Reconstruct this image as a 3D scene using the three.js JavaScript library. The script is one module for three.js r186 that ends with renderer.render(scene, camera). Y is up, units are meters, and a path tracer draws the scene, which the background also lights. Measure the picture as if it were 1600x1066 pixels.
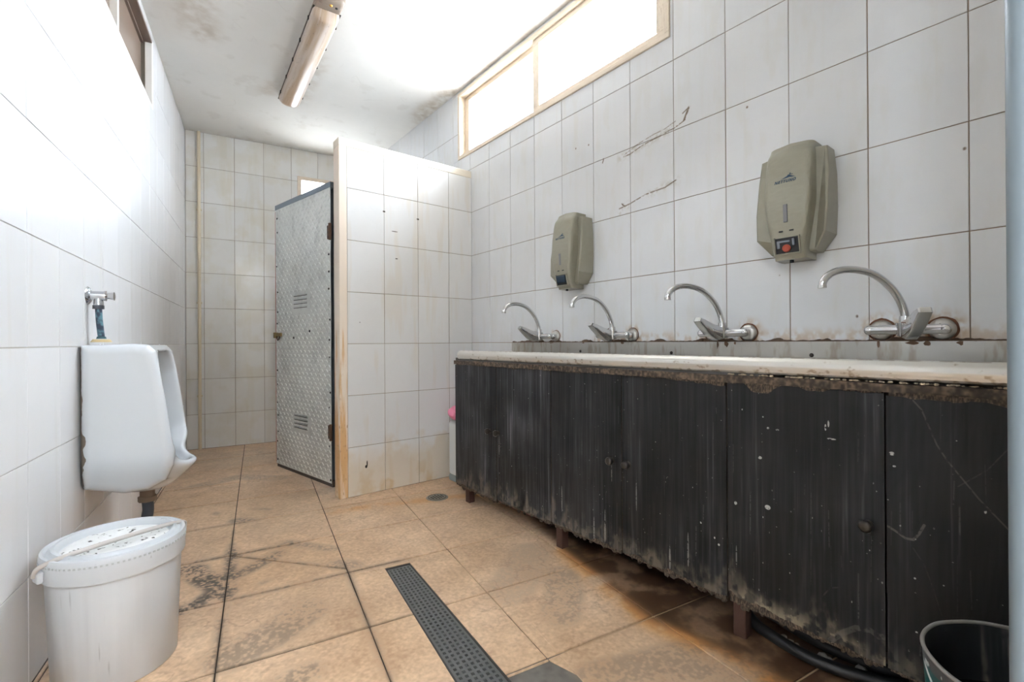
import * as THREE from 'three';
import { mergeGeometries, toCreasedNormals } from 'three/addons/utils/BufferGeometryUtils.js';
import { RoundedBoxGeometry } from 'three/addons/geometries/RoundedBoxGeometry.js';
import { TextGeometry } from 'three/addons/geometries/TextGeometry.js';
import { RectAreaLightUniformsLib } from 'three/addons/lights/RectAreaLightUniformsLib.js';
import { FontLoader } from 'three/addons/loaders/FontLoader.js';

// ---------------------------------------------------------------- camera, sky, exposure
const scene = new THREE.Scene();
const camera = new THREE.PerspectiveCamera(72.76, 1600 / 1066, 0.05, 200);
camera.rotation.order = 'YXZ';
camera.rotation.set(0.00143, -0.66783, -0.00578);
const EYE = 0.795;                                        // lens height above the floor
camera.position.set(0, EYE, 0);
const renderer = new THREE.WebGLRenderer();
renderer.toneMapping = THREE.LinearToneMapping;
renderer.toneMappingExposure = 1.38;
renderer.shadowMap.enabled = true;
scene.background = new THREE.Color(0.87, 0.965, 1.09);      // even white overcast
scene.backgroundIntensity = 30;
// daylight arriving at the two bright windows, one soft light filling each opening
RectAreaLightUniformsLib.init();
for (const [w, h, from, to] of [[1.46, 0.37, [1.645, 2.162, -1.765], [0, 1.4, -1.765]], [0.39, 0.39, [1.185, 1.945, -4.155], [1.02, 1.945, -3.16]]]) {
  const l = new THREE.RectAreaLight(new THREE.Color(0.87, 0.965, 1.09), 5, w, h); l.position.set(...from); l.lookAt(to[0], from[1], to[2]); l.name = 'window_daylight'; scene.add(l);
}

// ---------------------------------------------------------------- frames
// The long left wall, the back wall and the floor tiles share one direction; the right wall (x = XR) and the cubicle wall are turned from it by A.
const A = 0.166, cA = Math.cos(A), sA = Math.sin(A);
const XR = 1.567, CEIL = 2.39, TL = -0.469, SB = 4.187, SF = 0.045;
const W = (t, s, y = 0) => new THREE.Vector3(t * cA + s * sA, y, t * sA - s * cA);   // (across, along) -> world
const TW = 0.2, TH = 0.26667;

// ---------------------------------------------------------------- random and noise
function rng(seed) { let a = seed >>> 0; return () => { a = (a + 0x6D2B79F5) | 0; let t = Math.imul(a ^ (a >>> 15), 1 | a); t = (t + Math.imul(t ^ (t >>> 7), 61 | t)) ^ t; return ((t ^ (t >>> 14)) >>> 0) / 4294967296; }; }
const R = rng(77);
const rr = (a, b) => a + (b - a) * R();
const LAT = new Float32Array(65536); { const q = rng(5); for (let i = 0; i < 65536; i++) LAT[i] = q(); }
function vn(x, y) {
  const xi = Math.floor(x), yi = Math.floor(y); let fx = x - xi, fy = y - yi;
  fx = fx * fx * (3 - 2 * fx); fy = fy * fy * (3 - 2 * fy);
  const r0 = (yi & 255) << 8, r1 = ((yi + 1) & 255) << 8, c0 = xi & 255, c1 = (xi + 1) & 255;
  const a = LAT[r0 | c0], b = LAT[r0 | c1], c = LAT[r1 | c0], d = LAT[r1 | c1];
  return a + (b - a) * fx + (c - a + (a - b - c + d) * fx) * fy;
}
function fbm(x, y, n = 4) { let s = 0, a = 0.5, k = 0; for (let i = 0; i < n; i++) { s += a * vn(x, y); k += a; x = x * 2.03 + 17.3; y = y * 2.03 + 9.7; a *= 0.5; } return s / k; }
const sst = (a, b, x) => { const t = Math.min(1, Math.max(0, (x - a) / (b - a))); return t * t * (3 - 2 * t); };
const lerp = (a, b, t) => a + (b - a) * t;

// ---------------------------------------------------------------- computed textures: x0..x1, y0..y1 in metres
function paintMask(w, h, box, draw) {                     // strokes drawn in metres, returned as one channel
  const c = document.createElement('canvas'); c.width = w; c.height = h;
  const g = c.getContext('2d'); g.fillStyle = '#000'; g.fillRect(0, 0, w, h);
  const kx = w / (box[1] - box[0]), ky = h / (box[3] - box[2]);
  g.setTransform(kx, 0, 0, -ky, -box[0] * kx, h + box[2] * ky);
  g.lineCap = 'round'; g.lineJoin = 'round'; g.strokeStyle = '#fff'; g.fillStyle = '#fff';
  draw(g);
  const d = g.getImageData(0, 0, w, h).data, m = new Float32Array(w * h);
  for (let j = 0; j < h; j++) for (let i = 0; i < w; i++) m[j * w + i] = d[((h - 1 - j) * w + i) * 4] / 255;
  return m;
}
function blur(m, w, h, r) {
  const o = new Float32Array(w * h);
  for (let p = 0; p < 2; p++) {
    for (let j = 0; j < h; j++) { let s = 0; for (let i = -r; i < w; i++) { if (i + r < w) s += m[j * w + i + r]; if (i - r - 1 >= 0) s -= m[j * w + i - r - 1]; if (i >= 0) o[j * w + i] = s / (2 * r + 1); } }
    for (let i = 0; i < w; i++) { let s = 0; for (let j = -r; j < h; j++) { if (j + r < h) s += o[(j + r) * w + i]; if (j - r - 1 >= 0) s -= o[(j - r - 1) * w + i]; if (j >= 0) m[j * w + i] = s / (2 * r + 1); } }
  }
  return m;
}
function texture(w, h, box, fn, { data = false, repeat = false } = {}) {
  const d = new Uint8Array(w * h * 4), out = [0, 0, 0];
  for (let j = 0; j < h; j++) { const y = box[2] + (j + 0.5) / h * (box[3] - box[2]);
    for (let i = 0; i < w; i++) { const x = box[0] + (i + 0.5) / w * (box[1] - box[0]); fn(x, y, out, j * w + i); const k = (j * w + i) * 4;
      d[k] = Math.max(0, Math.min(255, out[0])); d[k + 1] = Math.max(0, Math.min(255, out[1])); d[k + 2] = Math.max(0, Math.min(255, out[2])); d[k + 3] = 255; } }
  const t = new THREE.DataTexture(d, w, h, THREE.RGBAFormat); t.magFilter = THREE.LinearFilter; t.minFilter = THREE.LinearFilter;
  if (!data) t.colorSpace = THREE.SRGBColorSpace;
  if (repeat) t.wrapS = t.wrapT = THREE.RepeatWrapping;
  t.needsUpdate = true; return t;
}
const mat = (color, roughness = 0.6, metalness = 0, more = {}) => new THREE.MeshPhysicalMaterial({ color, roughness, metalness, ...more });

// ---------------------------------------------------------------- naming
const used = {};
function numbered(n) { used[n] = (used[n] ?? -1) + 1; return used[n] ? `${n}_${String(used[n]).padStart(3, '0')}` : n; }
function tag(o, label, category, group, kind) { if (label) o.userData.label = label; if (category) o.userData.category = category; if (group) o.userData.group = group; if (kind) o.userData.kind = kind; return o; }
function thing(name, label, category, pos = [0, 0, 0], turn = 0, group) { const o = new THREE.Group(); o.name = numbered(name); o.position.set(...pos); o.rotation.y = turn; scene.add(o); return tag(o, label, category, group); }
function shell(name, pos = [0, 0, 0], turn = 0, label, category) { const o = new THREE.Group(); o.name = name; o.position.set(...pos); o.rotation.y = turn; scene.add(o); return tag(o, label, category, null, 'structure'); }
function obj(name, geo, m, parent) { const o = new THREE.Mesh(Array.isArray(geo) ? mergeGeometries(geo.map(g => { const q = g.index ? g.toNonIndexed() : g; for (const k of Object.keys(q.attributes)) if (!['position', 'normal', 'uv'].includes(k)) q.deleteAttribute(k); return q; })) : geo, m); o.name = name; o.castShadow = o.receiveShadow = true; parent.add(o); return o; }
function part(name, geo, m, parent, label) { const o = obj(name, geo, m, parent); if (label) o.userData.label = label; return o; }

// ---------------------------------------------------------------- geometry helpers
const bx = (w, h, d, x = 0, y = 0, z = 0) => new THREE.BoxGeometry(w, h, d).translate(x, y, z);
const rb = (w, h, d, r, x = 0, y = 0, z = 0, seg = 2) => new RoundedBoxGeometry(w, h, d, seg, r).translate(x, y, z);
const cyl = (r0, r1, h, x = 0, y = 0, z = 0, n = 24) => new THREE.CylinderGeometry(r1, r0, h, n).translate(x, y, z);
const lathe = (pts, n = 48) => { const g = new THREE.LatheGeometry(pts.map(p => new THREE.Vector2(p[0], p[1])), n); return toCreasedNormals(g, 0.7); };
const tube = (pts, r, n = 48, rn = 12, closed = false) => new THREE.TubeGeometry(new THREE.CatmullRomCurve3(pts.map(p => p.isVector3 ? p : new THREE.Vector3(...p)), closed, 'centripetal'), n, r, rn, closed);
class GB {
  constructor() { this.p = []; this.u = []; }
  tri(a, b, c, ua = [0, 0], ub = [0, 0], uc = [0, 0]) { this.p.push(...a, ...b, ...c); this.u.push(...ua, ...ub, ...uc); }
  quad(a, b, c, d, ...u) { const [ua, ub, uc, ud] = u.length ? u : [[0, 0], [1, 0], [1, 1], [0, 1]]; this.tri(a, b, c, ua, ub, uc); this.tri(a, c, d, ua, uc, ud); }
  geo() { const g = new THREE.BufferGeometry(); g.setAttribute('position', new THREE.Float32BufferAttribute(this.p, 3)); g.setAttribute('uv', new THREE.Float32BufferAttribute(this.u, 2)); g.computeVertexNormals(); return g; }
}
// a flat piece with chamfered edges in the local xy plane, its face at z; x,y rectangle; uv in wall metres
function tilePiece(b, x0, y0, x1, y1, box, tilt = [0, 0], thick = 0.006, ch = 0.0009, face = 0) {
  const cx = (x0 + x1) / 2, cy = (y0 + y1) / 2, zf = (x, y) => face + tilt[0] * (x - cx) + tilt[1] * (y - cy);
  const uv = (x, y) => [(x - box[0]) / (box[1] - box[0]), (y - box[2]) / (box[3] - box[2])];
  const P = [[x0, y0], [x1, y0], [x1, y1], [x0, y1]], S = [[1, 1], [-1, 1], [-1, -1], [1, -1]];
  const f = P.map(([x, y], i) => { const X = x + S[i][0] * ch, Y = y + S[i][1] * ch; return [X, Y, zf(X, Y)]; });
  const e = P.map(([x, y]) => [x, y, zf(x, y) - ch]), k = P.map(([x, y]) => [x, y, face - thick]), u = P.map(([x, y]) => uv(x, y));
  b.quad(...f, ...u);
  for (let i = 0; i < 4; i++) { const j = (i + 1) % 4; b.quad(e[i], e[j], f[j], f[i], u[i], u[j], u[j], u[i]); b.quad(k[i], k[j], e[j], e[i], u[i], u[j], u[j], u[i]); }
}
function rectMinus(r, h) {                               // rectangle less a rectangle: up to four rectangles
  const [x0, y0, x1, y1] = r, [a0, b0, a1, b1] = h;
  if (a0 >= x1 || a1 <= x0 || b0 >= y1 || b1 <= y0) return [r];
  const o = [], m0 = Math.max(y0, b0), m1 = Math.min(y1, b1);
  if (b0 > y0) o.push([x0, y0, x1, b0]);
  if (b1 < y1) o.push([x0, b1, x1, y1]);
  if (a0 > x0) o.push([x0, m0, a0, m1]);
  if (a1 < x1) o.push([a1, m0, x1, m1]);
  return o;
}
// polygon tools for the floor, points [t, s]
function clipHalf(P, nx, ny, d) { const o = []; for (let i = 0; i < P.length; i++) { const a = P[i], b = P[(i + 1) % P.length], da = nx * a[0] + ny * a[1] - d, db = nx * b[0] + ny * b[1] - d; if (da <= 0) o.push(a); if ((da < 0 && db > 0) || (da > 0 && db < 0)) { const k = da / (da - db); o.push([a[0] + (b[0] - a[0]) * k, a[1] + (b[1] - a[1]) * k]); } } return o; }
function polyMinus(P, Q) {                                // convex less convex (Q counter-clockwise) -> convex pieces
  const out = []; let rest = P;
  for (let i = 0; i < Q.length && rest.length > 2; i++) { const a = Q[i], b = Q[(i + 1) % Q.length], nx = b[1] - a[1], ny = -(b[0] - a[0]), d = nx * a[0] + ny * a[1]; const o = clipHalf(rest, -nx, -ny, -d); if (area(o) > 1e-5) out.push(o); rest = clipHalf(rest, nx, ny, d); }
  return out;
}
const area = P => { let s = 0; for (let i = 0; i < P.length; i++) { const a = P[i], b = P[(i + 1) % P.length]; s += a[0] * b[1] - a[1] * b[0]; } return P.length < 3 ? 0 : Math.abs(s) / 2; };
function inset(P, d) { const n = P.length; return P.map((p, i) => { const a = P[(i + n - 1) % n], c = P[(i + 1) % n]; const e1 = new THREE.Vector2(p[0] - a[0], p[1] - a[1]).normalize(), e2 = new THREE.Vector2(c[0] - p[0], c[1] - p[1]).normalize(); const n1 = [-e1.y, e1.x], n2 = [-e2.y, e2.x]; const k = 1 + n1[0] * n2[0] + n1[1] * n2[1]; const m = Math.max(0.35, k); return [p[0] + (n1[0] + n2[0]) * d / m, p[1] + (n1[1] + n2[1]) * d / m]; }); }
// surface nets over a field f(x,y,z) < 0 inside
function surfaceNets(f, lo, hi, cell) {
  const n = [0, 1, 2].map(i => Math.ceil((hi[i] - lo[i]) / cell) + 1), N = n[0] * n[1] * n[2], v = new Float32Array(N), id = new Int32Array(N).fill(-1);
  const at = (i, j, k) => i + n[0] * (j + n[1] * k);
  for (let k = 0; k < n[2]; k++) for (let j = 0; j < n[1]; j++) for (let i = 0; i < n[0]; i++) v[at(i, j, k)] = f(lo[0] + i * cell, lo[1] + j * cell, lo[2] + k * cell);
  const P = [], I = [];
  for (let k = 0; k < n[2] - 1; k++) for (let j = 0; j < n[1] - 1; j++) for (let i = 0; i < n[0] - 1; i++) {
    let c = 0, sx = 0, sy = 0, sz = 0;
    const val = (a, b, d) => v[at(i + a, j + b, k + d)];
    const edge = (a, b, d, a2, b2, d2) => { const p = val(a, b, d), q = val(a2, b2, d2); if ((p < 0) !== (q < 0)) { const t = p / (p - q); sx += a + (a2 - a) * t; sy += b + (b2 - b) * t; sz += d + (d2 - d) * t; c++; } };
    for (let p = 0; p < 2; p++) for (let q = 0; q < 2; q++) { edge(0, p, q, 1, p, q); edge(p, 0, q, p, 1, q); edge(p, q, 0, p, q, 1); }
    if (c) { id[at(i, j, k)] = P.length / 3; P.push(lo[0] + (i + sx / c) * cell, lo[1] + (j + sy / c) * cell, lo[2] + (k + sz / c) * cell); }
  }
  const face = (a, b, c, d, flip) => { if (a < 0 || b < 0 || c < 0 || d < 0) return; flip ? I.push(a, c, b, a, d, c) : I.push(a, b, c, a, c, d); };
  for (let k = 1; k < n[2] - 1; k++) for (let j = 1; j < n[1] - 1; j++) for (let i = 1; i < n[0] - 1; i++) {
    const s = v[at(i, j, k)] < 0;
    if (s !== (v[at(i + 1, j, k)] < 0)) face(id[at(i, j - 1, k - 1)], id[at(i, j, k - 1)], id[at(i, j, k)], id[at(i, j - 1, k)], !s);
    if (s !== (v[at(i, j + 1, k)] < 0)) face(id[at(i - 1, j, k - 1)], id[at(i - 1, j, k)], id[at(i, j, k)], id[at(i, j, k - 1)], !s);
    if (s !== (v[at(i, j, k + 1)] < 0)) face(id[at(i - 1, j - 1, k)], id[at(i, j - 1, k)], id[at(i, j, k)], id[at(i - 1, j, k)], !s);
  }
  const g = new THREE.BufferGeometry(); g.setAttribute('position', new THREE.Float32BufferAttribute(P, 3)); g.setIndex(I);
  const nr = new Float32Array(P.length), h = cell * 0.7;
  for (let i = 0; i < P.length; i += 3) { const [x, y, z] = [P[i], P[i + 1], P[i + 2]]; const a = f(x + h, y, z) - f(x - h, y, z), b = f(x, y + h, z) - f(x, y - h, z), c = f(x, y, z + h) - f(x, y, z - h), l = Math.hypot(a, b, c) || 1; nr[i] = a / l; nr[i + 1] = b / l; nr[i + 2] = c / l; }
  g.setAttribute('normal', new THREE.BufferAttribute(nr, 3)); g.setAttribute('uv', new THREE.Float32BufferAttribute(new Float32Array(P.length / 3 * 2), 2));
  return g;
}
function sdPoly(P, x, y) { let d = 1e9, s = 1; for (let i = 0, j = P.length - 1; i < P.length; j = i, i++) { const ex = P[j][0] - P[i][0], ey = P[j][1] - P[i][1], wx = x - P[i][0], wy = y - P[i][1], k = Math.min(1, Math.max(0, (wx * ex + wy * ey) / (ex * ex + ey * ey))), bx_ = wx - ex * k, by = wy - ey * k; d = Math.min(d, bx_ * bx_ + by * by); const c1 = y >= P[i][1], c2 = y < P[j][1], c3 = ex * wy > ey * wx; if ((c1 && c2 && c3) || (!c1 && !c2 && !c3)) s = -s; } return s * Math.sqrt(d); }
const smin = (a, b, k) => { const h = Math.max(k - Math.abs(a - b), 0) / k; return Math.min(a, b) - h * h * k / 4; };
const smax = (a, b, k) => -smin(-a, -b, k);

// ================================================================= STRUCTURE
const groutDark = mat('#8d7c68', 0.9), groutPale = mat('#c3beb4', 0.9), plaster = mat('#e8e4da', 0.9);
// A tiled wall: local x along the wall, y up, z out of the wall into the room (tile faces at z = 0).
function tiledWall(name, origin, turn, x0, x1, y1, colX, rowY, holes, grout, mats, opt = {}) {
  const g = shell(name, origin, turn, opt.label, 'wall');
  const th = opt.thick ?? 0.14, joint = opt.joint ?? 0.0024, base = [];
  const ex = opt.extend ?? 0.15; let rs = [[x0 - ex, 0, x1 + ex, y1]]; for (const h of holes) rs = rs.flatMap(r => rectMinus(r, h));
  for (const [a, b, c, d] of rs) base.push(bx(c - a, d - b, th, (a + c) / 2, (b + d) / 2, -th / 2 - 0.0022));
  obj('wall_body', base, opt.body ?? grout, g);
  const box = opt.box ?? [x0, x1, 0, y1], q = rng(opt.seed ?? 3);
  const tx0 = opt.tx0 ?? x0, tx1 = opt.tx1 ?? x1, ty1 = opt.ty1 ?? y1;
  const c0 = Math.floor((tx0 - colX) / TW), c1 = Math.ceil((tx1 - colX) / TW), r0 = Math.floor((0 - rowY) / TH), r1 = Math.ceil((ty1 - rowY) / TH);
  for (let r = r0; r < r1; r++) for (let c = c0; c < c1; c++) {
    let ps = [[Math.max(tx0, colX + c * TW) + joint / 2, Math.max(0.001, rowY + r * TH) + joint / 2, Math.min(tx1, colX + (c + 1) * TW) - joint / 2, Math.min(ty1, rowY + (r + 1) * TH) - joint / 2]];
    for (const h of holes) ps = ps.flatMap(p => rectMinus(p, h));
    ps = ps.filter(p => p[2] - p[0] > 0.006 && p[3] - p[1] > 0.006);
    const k = q(), tilt = [(q() - 0.5) * 0.0055, (q() - 0.5) * 0.0045], dx = (q() - 0.5) * 0.0008;
    if (!ps.length) continue;
    const b = new GB(); for (const p of ps) tilePiece(b, p[0] + dx, p[1], p[2] + dx, p[3], box, tilt);
    obj('wall_tile', b.geo(), mats[Math.floor(k * mats.length)], g);
  }
  return g;
}
const glaze = (map, tones, rough = 0.13) => tones.map(c => mat(new THREE.Color(c, c, c * 1.005), rough, 0, { map }));

// ---- right wall: local x = world z
const winR = [-2.525, 1.952, -1.005, 2.372];
const boxR = [-4.1, 0.3, 0, 2.4];
{
  const w = 2048, h = 1024;
  const scr = paintMask(w, h, boxR, g => {               // scratches and torn glue left by a removed holder
    const line = (pts, lw) => { g.lineWidth = lw; g.beginPath(); pts.forEach((p, i) => i ? g.lineTo(...p) : g.moveTo(...p)); g.stroke(); };
    line([[-1.225, 1.565], [-1.19, 1.567], [-1.13, 1.583], [-1.06, 1.59], [-0.99, 1.598], [-0.945, 1.612]], 0.0035);
    line([[-1.225, 1.572], [-1.16, 1.592], [-1.08, 1.606], [-1.03, 1.609], [-0.985, 1.622]], 0.002);
    line([[-0.95, 1.612], [-0.93, 1.652]], 0.008); line([[-0.955, 1.64], [-0.925, 1.655]], 0.004);
    line([[-1.25, 1.352], [-1.2, 1.36], [-1.12, 1.38], [-1.03, 1.385], [-0.985, 1.40]], 0.004);
    line([[-1.235, 1.37], [-1.225, 1.358]], 0.007); line([[-1.34, 1.575], [-1.335, 1.59]], 0.005);
    for (const [x, y] of [[-0.553, 1.095], [-0.48, 1.32], [-0.72, 1.57], [-0.505, 0.965], [-0.42, 0.86], [-0.62, 1.0], [-1.5, 1.69], [-1.42, 1.68], [-0.2, 1.26]]) { g.beginPath(); g.ellipse(x, y, 0.003, 0.004, 0, 0, 7); g.fill(); }
  });
  const glue = blur(paintMask(w, h, boxR, g => { g.lineWidth = 0.022; for (const P of [[[-1.25, 1.565], [-1.0, 1.6]], [[-1.1, 1.378], [-0.98, 1.398]], [[-1.25, 1.33], [-1.2, 1.36]]]) { g.beginPath(); g.moveTo(...P[0]); g.lineTo(...P[1]); g.stroke(); } }), w, h, 4);
  const rust = blur(paintMask(w, h, boxR, g => { for (const [z, r] of [[-0.365, 0.045], [-0.243, 0.045], [-0.719, 0.04], [-0.84, 0.03], [-1.185, 0.036], [-1.639, 0.03]]) { g.beginPath(); g.ellipse(z, 0.818, r, r, 0, 0, 7); g.fill(); } g.globalAlpha = 0.55; g.fillRect(-1.4, 0.78, 1.6, 0.04); }), w, h, 5);
  const map = texture(w, h, boxR, (x, y, o, i) => {
    const n = fbm(x * 3, y * 5, 4), f = fbm(x * 28, y * 9, 4), drip = fbm(x * 40, y * 2.2, 3);
    let r = 231 + (n - 0.5) * 10, g = 232 + (n - 0.5) * 10, b = 233 + (n - 0.5) * 9;
    const yel = sst(0.52, 0.75, f) * 0.1 + sst(0.58, 0.8, drip) * 0.06; r -= yel * 22; g -= yel * 32; b -= yel * 56;
    const u = rust[i] * sst(0.3, 0.7, fbm(x * 60, y * 40, 3)) * 0.75; r = lerp(r, 170, u); g = lerp(g, 128, u); b = lerp(b, 86, u);
    const gl = glue[i] * sst(0.42, 0.62, fbm(x * 90, y * 90, 3)) * 0.5; r = lerp(r, 186, gl); g = lerp(g, 180, gl); b = lerp(b, 164, gl);
    const s = scr[i] * sst(0.25, 0.5, fbm(x * 150, y * 150, 2)); r = lerp(r, 120, s); g = lerp(g, 104, s); b = lerp(b, 90, s);
    o[0] = r; o[1] = g; o[2] = b;
  });
  tiledWall('wall_right', [XR, 0, 0], -Math.PI / 2, -4.15, 0.3, CEIL, -2.393, 0.2568, [winR], groutDark, glaze(map, [0.93, 0.95, 0.97]), { box: boxR, seed: 11, label: 'white glazed tile wall with brown joints above the trough sink' });
}
// ---- left wall: local x = s
const winL = [0.9, 2.0, 2.985, 2.352];
{
  const box = [0, 4.2, 0, 2.4];
  const map = texture(1024, 512, box, (x, y, o) => {
    const n = fbm(x * 3, y * 4, 4), d = fbm(x * 26, y * 2, 4), k = sst(0.55, 0.8, d) * 0.12;
    o[0] = 238 + (n - 0.5) * 7 - k * 20; o[1] = 238 + (n - 0.5) * 7 - k * 28; o[2] = 238 + (n - 0.5) * 6 - k * 44;
  });
  const p = W(TL, 0);
  tiledWall('wall_left', [p.x, 0, p.z], Math.PI / 2 - A, SF, SB, CEIL, 1.482, 0.2542, [winL], groutPale, glaze(map, [0.97, 0.985, 1.0], 0.2), { box, seed: 21, joint: 0.002, label: 'white glazed tile wall behind the urinal' });
}
// ---- back wall: local x = t
const winB = [0.29, 1.72, 0.74, 2.17];
{
  const box = [TL, 0.95, 0, 2.4];
  const map = texture(512, 1024, box, (x, y, o) => {
    const n = fbm(x * 4, y * 4, 4), d = fbm(x * 22 + 4, y * 2.4, 4), s = fbm(x * 9, y * 9 + 5, 4);
    const k = sst(0.42, 0.7, s) * 0.28 + sst(0.5, 0.75, d) * 0.2;
    o[0] = 229 + (n - 0.5) * 9 - k * 16; o[1] = 227 + (n - 0.5) * 9 - k * 24; o[2] = 222 + (n - 0.5) * 9 - k * 42;
  });
  const p = W(0, SB);
  tiledWall('wall_back', [p.x, 0, p.z], -A, TL, 0.95, CEIL, 0.045, 0.2598, [winB], groutDark, glaze(map, [0.92, 0.94, 0.96]), { box, seed: 31, label: 'yellowed white tile wall at the end of the room' });
}
// ---- front wall with the entrance the picture is taken from
{
  const p = W(0, SF), g = shell('wall_front', [p.x, 0, p.z], Math.PI - A, 'plain plastered wall around the entrance', 'wall');   // local x = -t
  obj('wall_body', [bx(1.5, CEIL, 0.14, -0.22 - 0.75 - 0.03, CEIL / 2, -0.07), bx(0.14, CEIL, 0.14, 0.41, CEIL / 2, -0.07), bx(0.6, CEIL - 2.12, 0.14, 0.05, (CEIL + 2.12) / 2, -0.07)], plaster, g);
}
// ---- cubicle wall
const boxP = [0.76, XR, 0, 1.85];
{
  const w = 512, h = 1024;
  const spots = paintMask(w, h, boxP, g => { for (const [x, y, a, b] of [[1.005, 1.5, 0.006, 0.004], [1.205, 1.49, 0.006, 0.004], [1.065, 1.40, 0.018, 0.0018], [1.075, 1.253, 0.007, 0.002], [0.905, 0.16, 0.003, 0.016], [0.9, 0.145, 0.006, 0.008], [0.87, 0.9, 0.002, 0.002]]) { g.beginPath(); g.ellipse(x, y, a, b, 0, 0, 7); g.fill(); } });
  const map = texture(w, h, boxP, (x, y, o, i) => {
    const n = fbm(x * 4, y * 4, 4), s = fbm(x * 8, y * 7 + 3, 5), d = fbm(x * 26, y * 3, 4);
    let r = 232 + (n - 0.5) * 8, g = 231 + (n - 0.5) * 8, b = 229 + (n - 0.5) * 8;
    // splashed rusty dirt with a blotchy outline on the lowest rows
    const reach = 0.62 - 0.75 * s, k = sst(0.06, -0.12, y - reach * 0.9) * 0.32 + sst(0.47, 0.62, s) * sst(0.3, 0.1, y) * 0.3 + sst(0.55, 0.75, d) * 0.1;
    r -= k * 26; g -= k * 58; b -= k * 104;
    const p = spots[i]; r = lerp(r, 62, p); g = lerp(g, 55, p); b = lerp(b, 50, p);
    o[0] = r; o[1] = g; o[2] = b;
  });
  const g = tiledWall('wall_partition', [0, 0, -2.38], 0, 0.806, XR - 0.0005, 1.8, 0.805, 0.2555, [], mat('#94866f', 0.9), glaze(map, [0.94, 0.96, 0.975]), { box: boxP, seed: 41, thick: 0.078, extend: 0, label: 'short white tiled cubicle wall with a cream end post' });
  const postMap = texture(128, 1024, [0, 0.1, 0, 1.85], (x, y, o) => {
    const s = fbm(x * 20, y * 5, 4), f = fbm(x * 70, y * 40, 3), k = sst(0.66, 0.3, s + (y - 0.2) * 0.42), c = sst(0.7, 0.78, f) * sst(0.9, 0.2, y) * 0.5;
    o[0] = lerp(lerp(232, 214, k), 150, c); o[1] = lerp(lerp(217, 170, k), 108, c); o[2] = lerp(lerp(200, 118, k), 70, c);
  });
  const post = rb(0.041, 1.8, 0.084, 0.004, 0.7855, 0.9, -0.041);
  part('end_post', post, mat('#ffffff', 0.6, 0, { map: postMap }), g, 'cream painted end post stained orange near the floor');
  part('coping', rb(XR - 0.765, 0.042, 0.086, 0.004, (XR + 0.765) / 2 - 0.0005, 1.819, -0.041), mat('#e6dccb', 0.6), g);
}
// ---- ceiling
{
  const box = [-0.9, 1.8, -4.6, 0.4], w = 1024, h = 1536;
  const soot = blur(paintMask(w, h, box, g => {
    g.lineWidth = 0.05; g.beginPath(); g.moveTo(1.56, -3.1); g.lineTo(1.56, -2.55); g.lineTo(1.56, -1.0); g.stroke();
    g.lineWidth = 0.12; g.beginPath(); g.moveTo(1.53, -2.95); g.lineTo(1.54, -2.55); g.stroke();
    g.globalAlpha = 0.6; g.lineWidth = 0.16; g.beginPath(); g.moveTo(0.16, -2.5); g.lineTo(0.22, -2.85); g.stroke();
    g.globalAlpha = 0.35; g.lineWidth = 0.08; g.beginPath(); g.moveTo(0.2, -4.2); g.lineTo(1.5, -3.98); g.stroke(); g.globalAlpha = 0.6;
    g.lineWidth = 0.06; g.beginPath(); g.moveTo(0.8, -3.3); g.lineTo(0.78, -2.7); g.moveTo(0.6, -3.28); g.lineTo(0.62, -3.1); g.stroke();
  }), w, h, 12);
  const cr = paintMask(w, h, box, g => { g.lineWidth = 0.003; const q = rng(9); for (let i = 0; i < 26; i++) { let x = 0.2 + q() * 1.3, z = -4 + q() * 1.9; g.globalAlpha = 0.3 + q() * 0.5; g.beginPath(); g.moveTo(x, z); for (let k = 0; k < 4; k++) { x += (q() - 0.5) * 0.08; z += (q() - 0.5) * 0.08; g.lineTo(x, z); } g.stroke(); } });
  const map = texture(w, h, box, (x, z, o, i) => {
    const n = fbm(x * 4, z * 4, 5), f = fbm(x * 30, z * 30, 4), m = fbm(x * 11 + 5, z * 11, 5);
    let r = 242 + (n - 0.5) * 8, g = 241 + (n - 0.5) * 8, b = 237 + (n - 0.5) * 8;
    const k = soot[i] * sst(0.2, 0.75, f * 0.5 + m * 0.5) * 0.5; r = lerp(r, 150, k); g = lerp(g, 128, k); b = lerp(b, 102, k);
    const s = sst(0.66, 0.8, m) * 0.1 + cr[i] * 0.22; r -= s * 60; g -= s * 66; b -= s * 74;
    o[0] = r; o[1] = g; o[2] = b;
  });
  const b = new GB(), c = [W(TL - 0.16, SF - 0.16), W(TL - 0.16, SB + 0.16), W(1.06, SB + 0.16), W(1.9, SF - 0.16)].map(v => [v.x, v.z]);
  const uv = p => [(p[0] - box[0]) / (box[1] - box[0]), (p[1] - box[2]) / (box[3] - box[2])];
  const lo = c.map(p => [p[0], CEIL, p[1]]), hi = c.map(p => [p[0], CEIL + 0.12, p[1]]), u = c.map(uv);
  b.quad(lo[0], lo[3], lo[2], lo[1], u[0], u[3], u[2], u[1]); b.quad(hi[0], hi[1], hi[2], hi[3], ...u);
  for (let i = 0; i < 4; i++) { const j = (i + 1) % 4; b.quad(lo[i], lo[j], hi[j], hi[i], u[i], u[j], u[j], u[i]); }
  const o = obj('ceiling', b.geo(), mat('#ffffff', 0.92, 0, { map, side: THREE.DoubleSide }), scene); tag(o, 'white painted ceiling smudged with brown soot by the windows', 'ceiling', null, 'structure');
}
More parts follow.
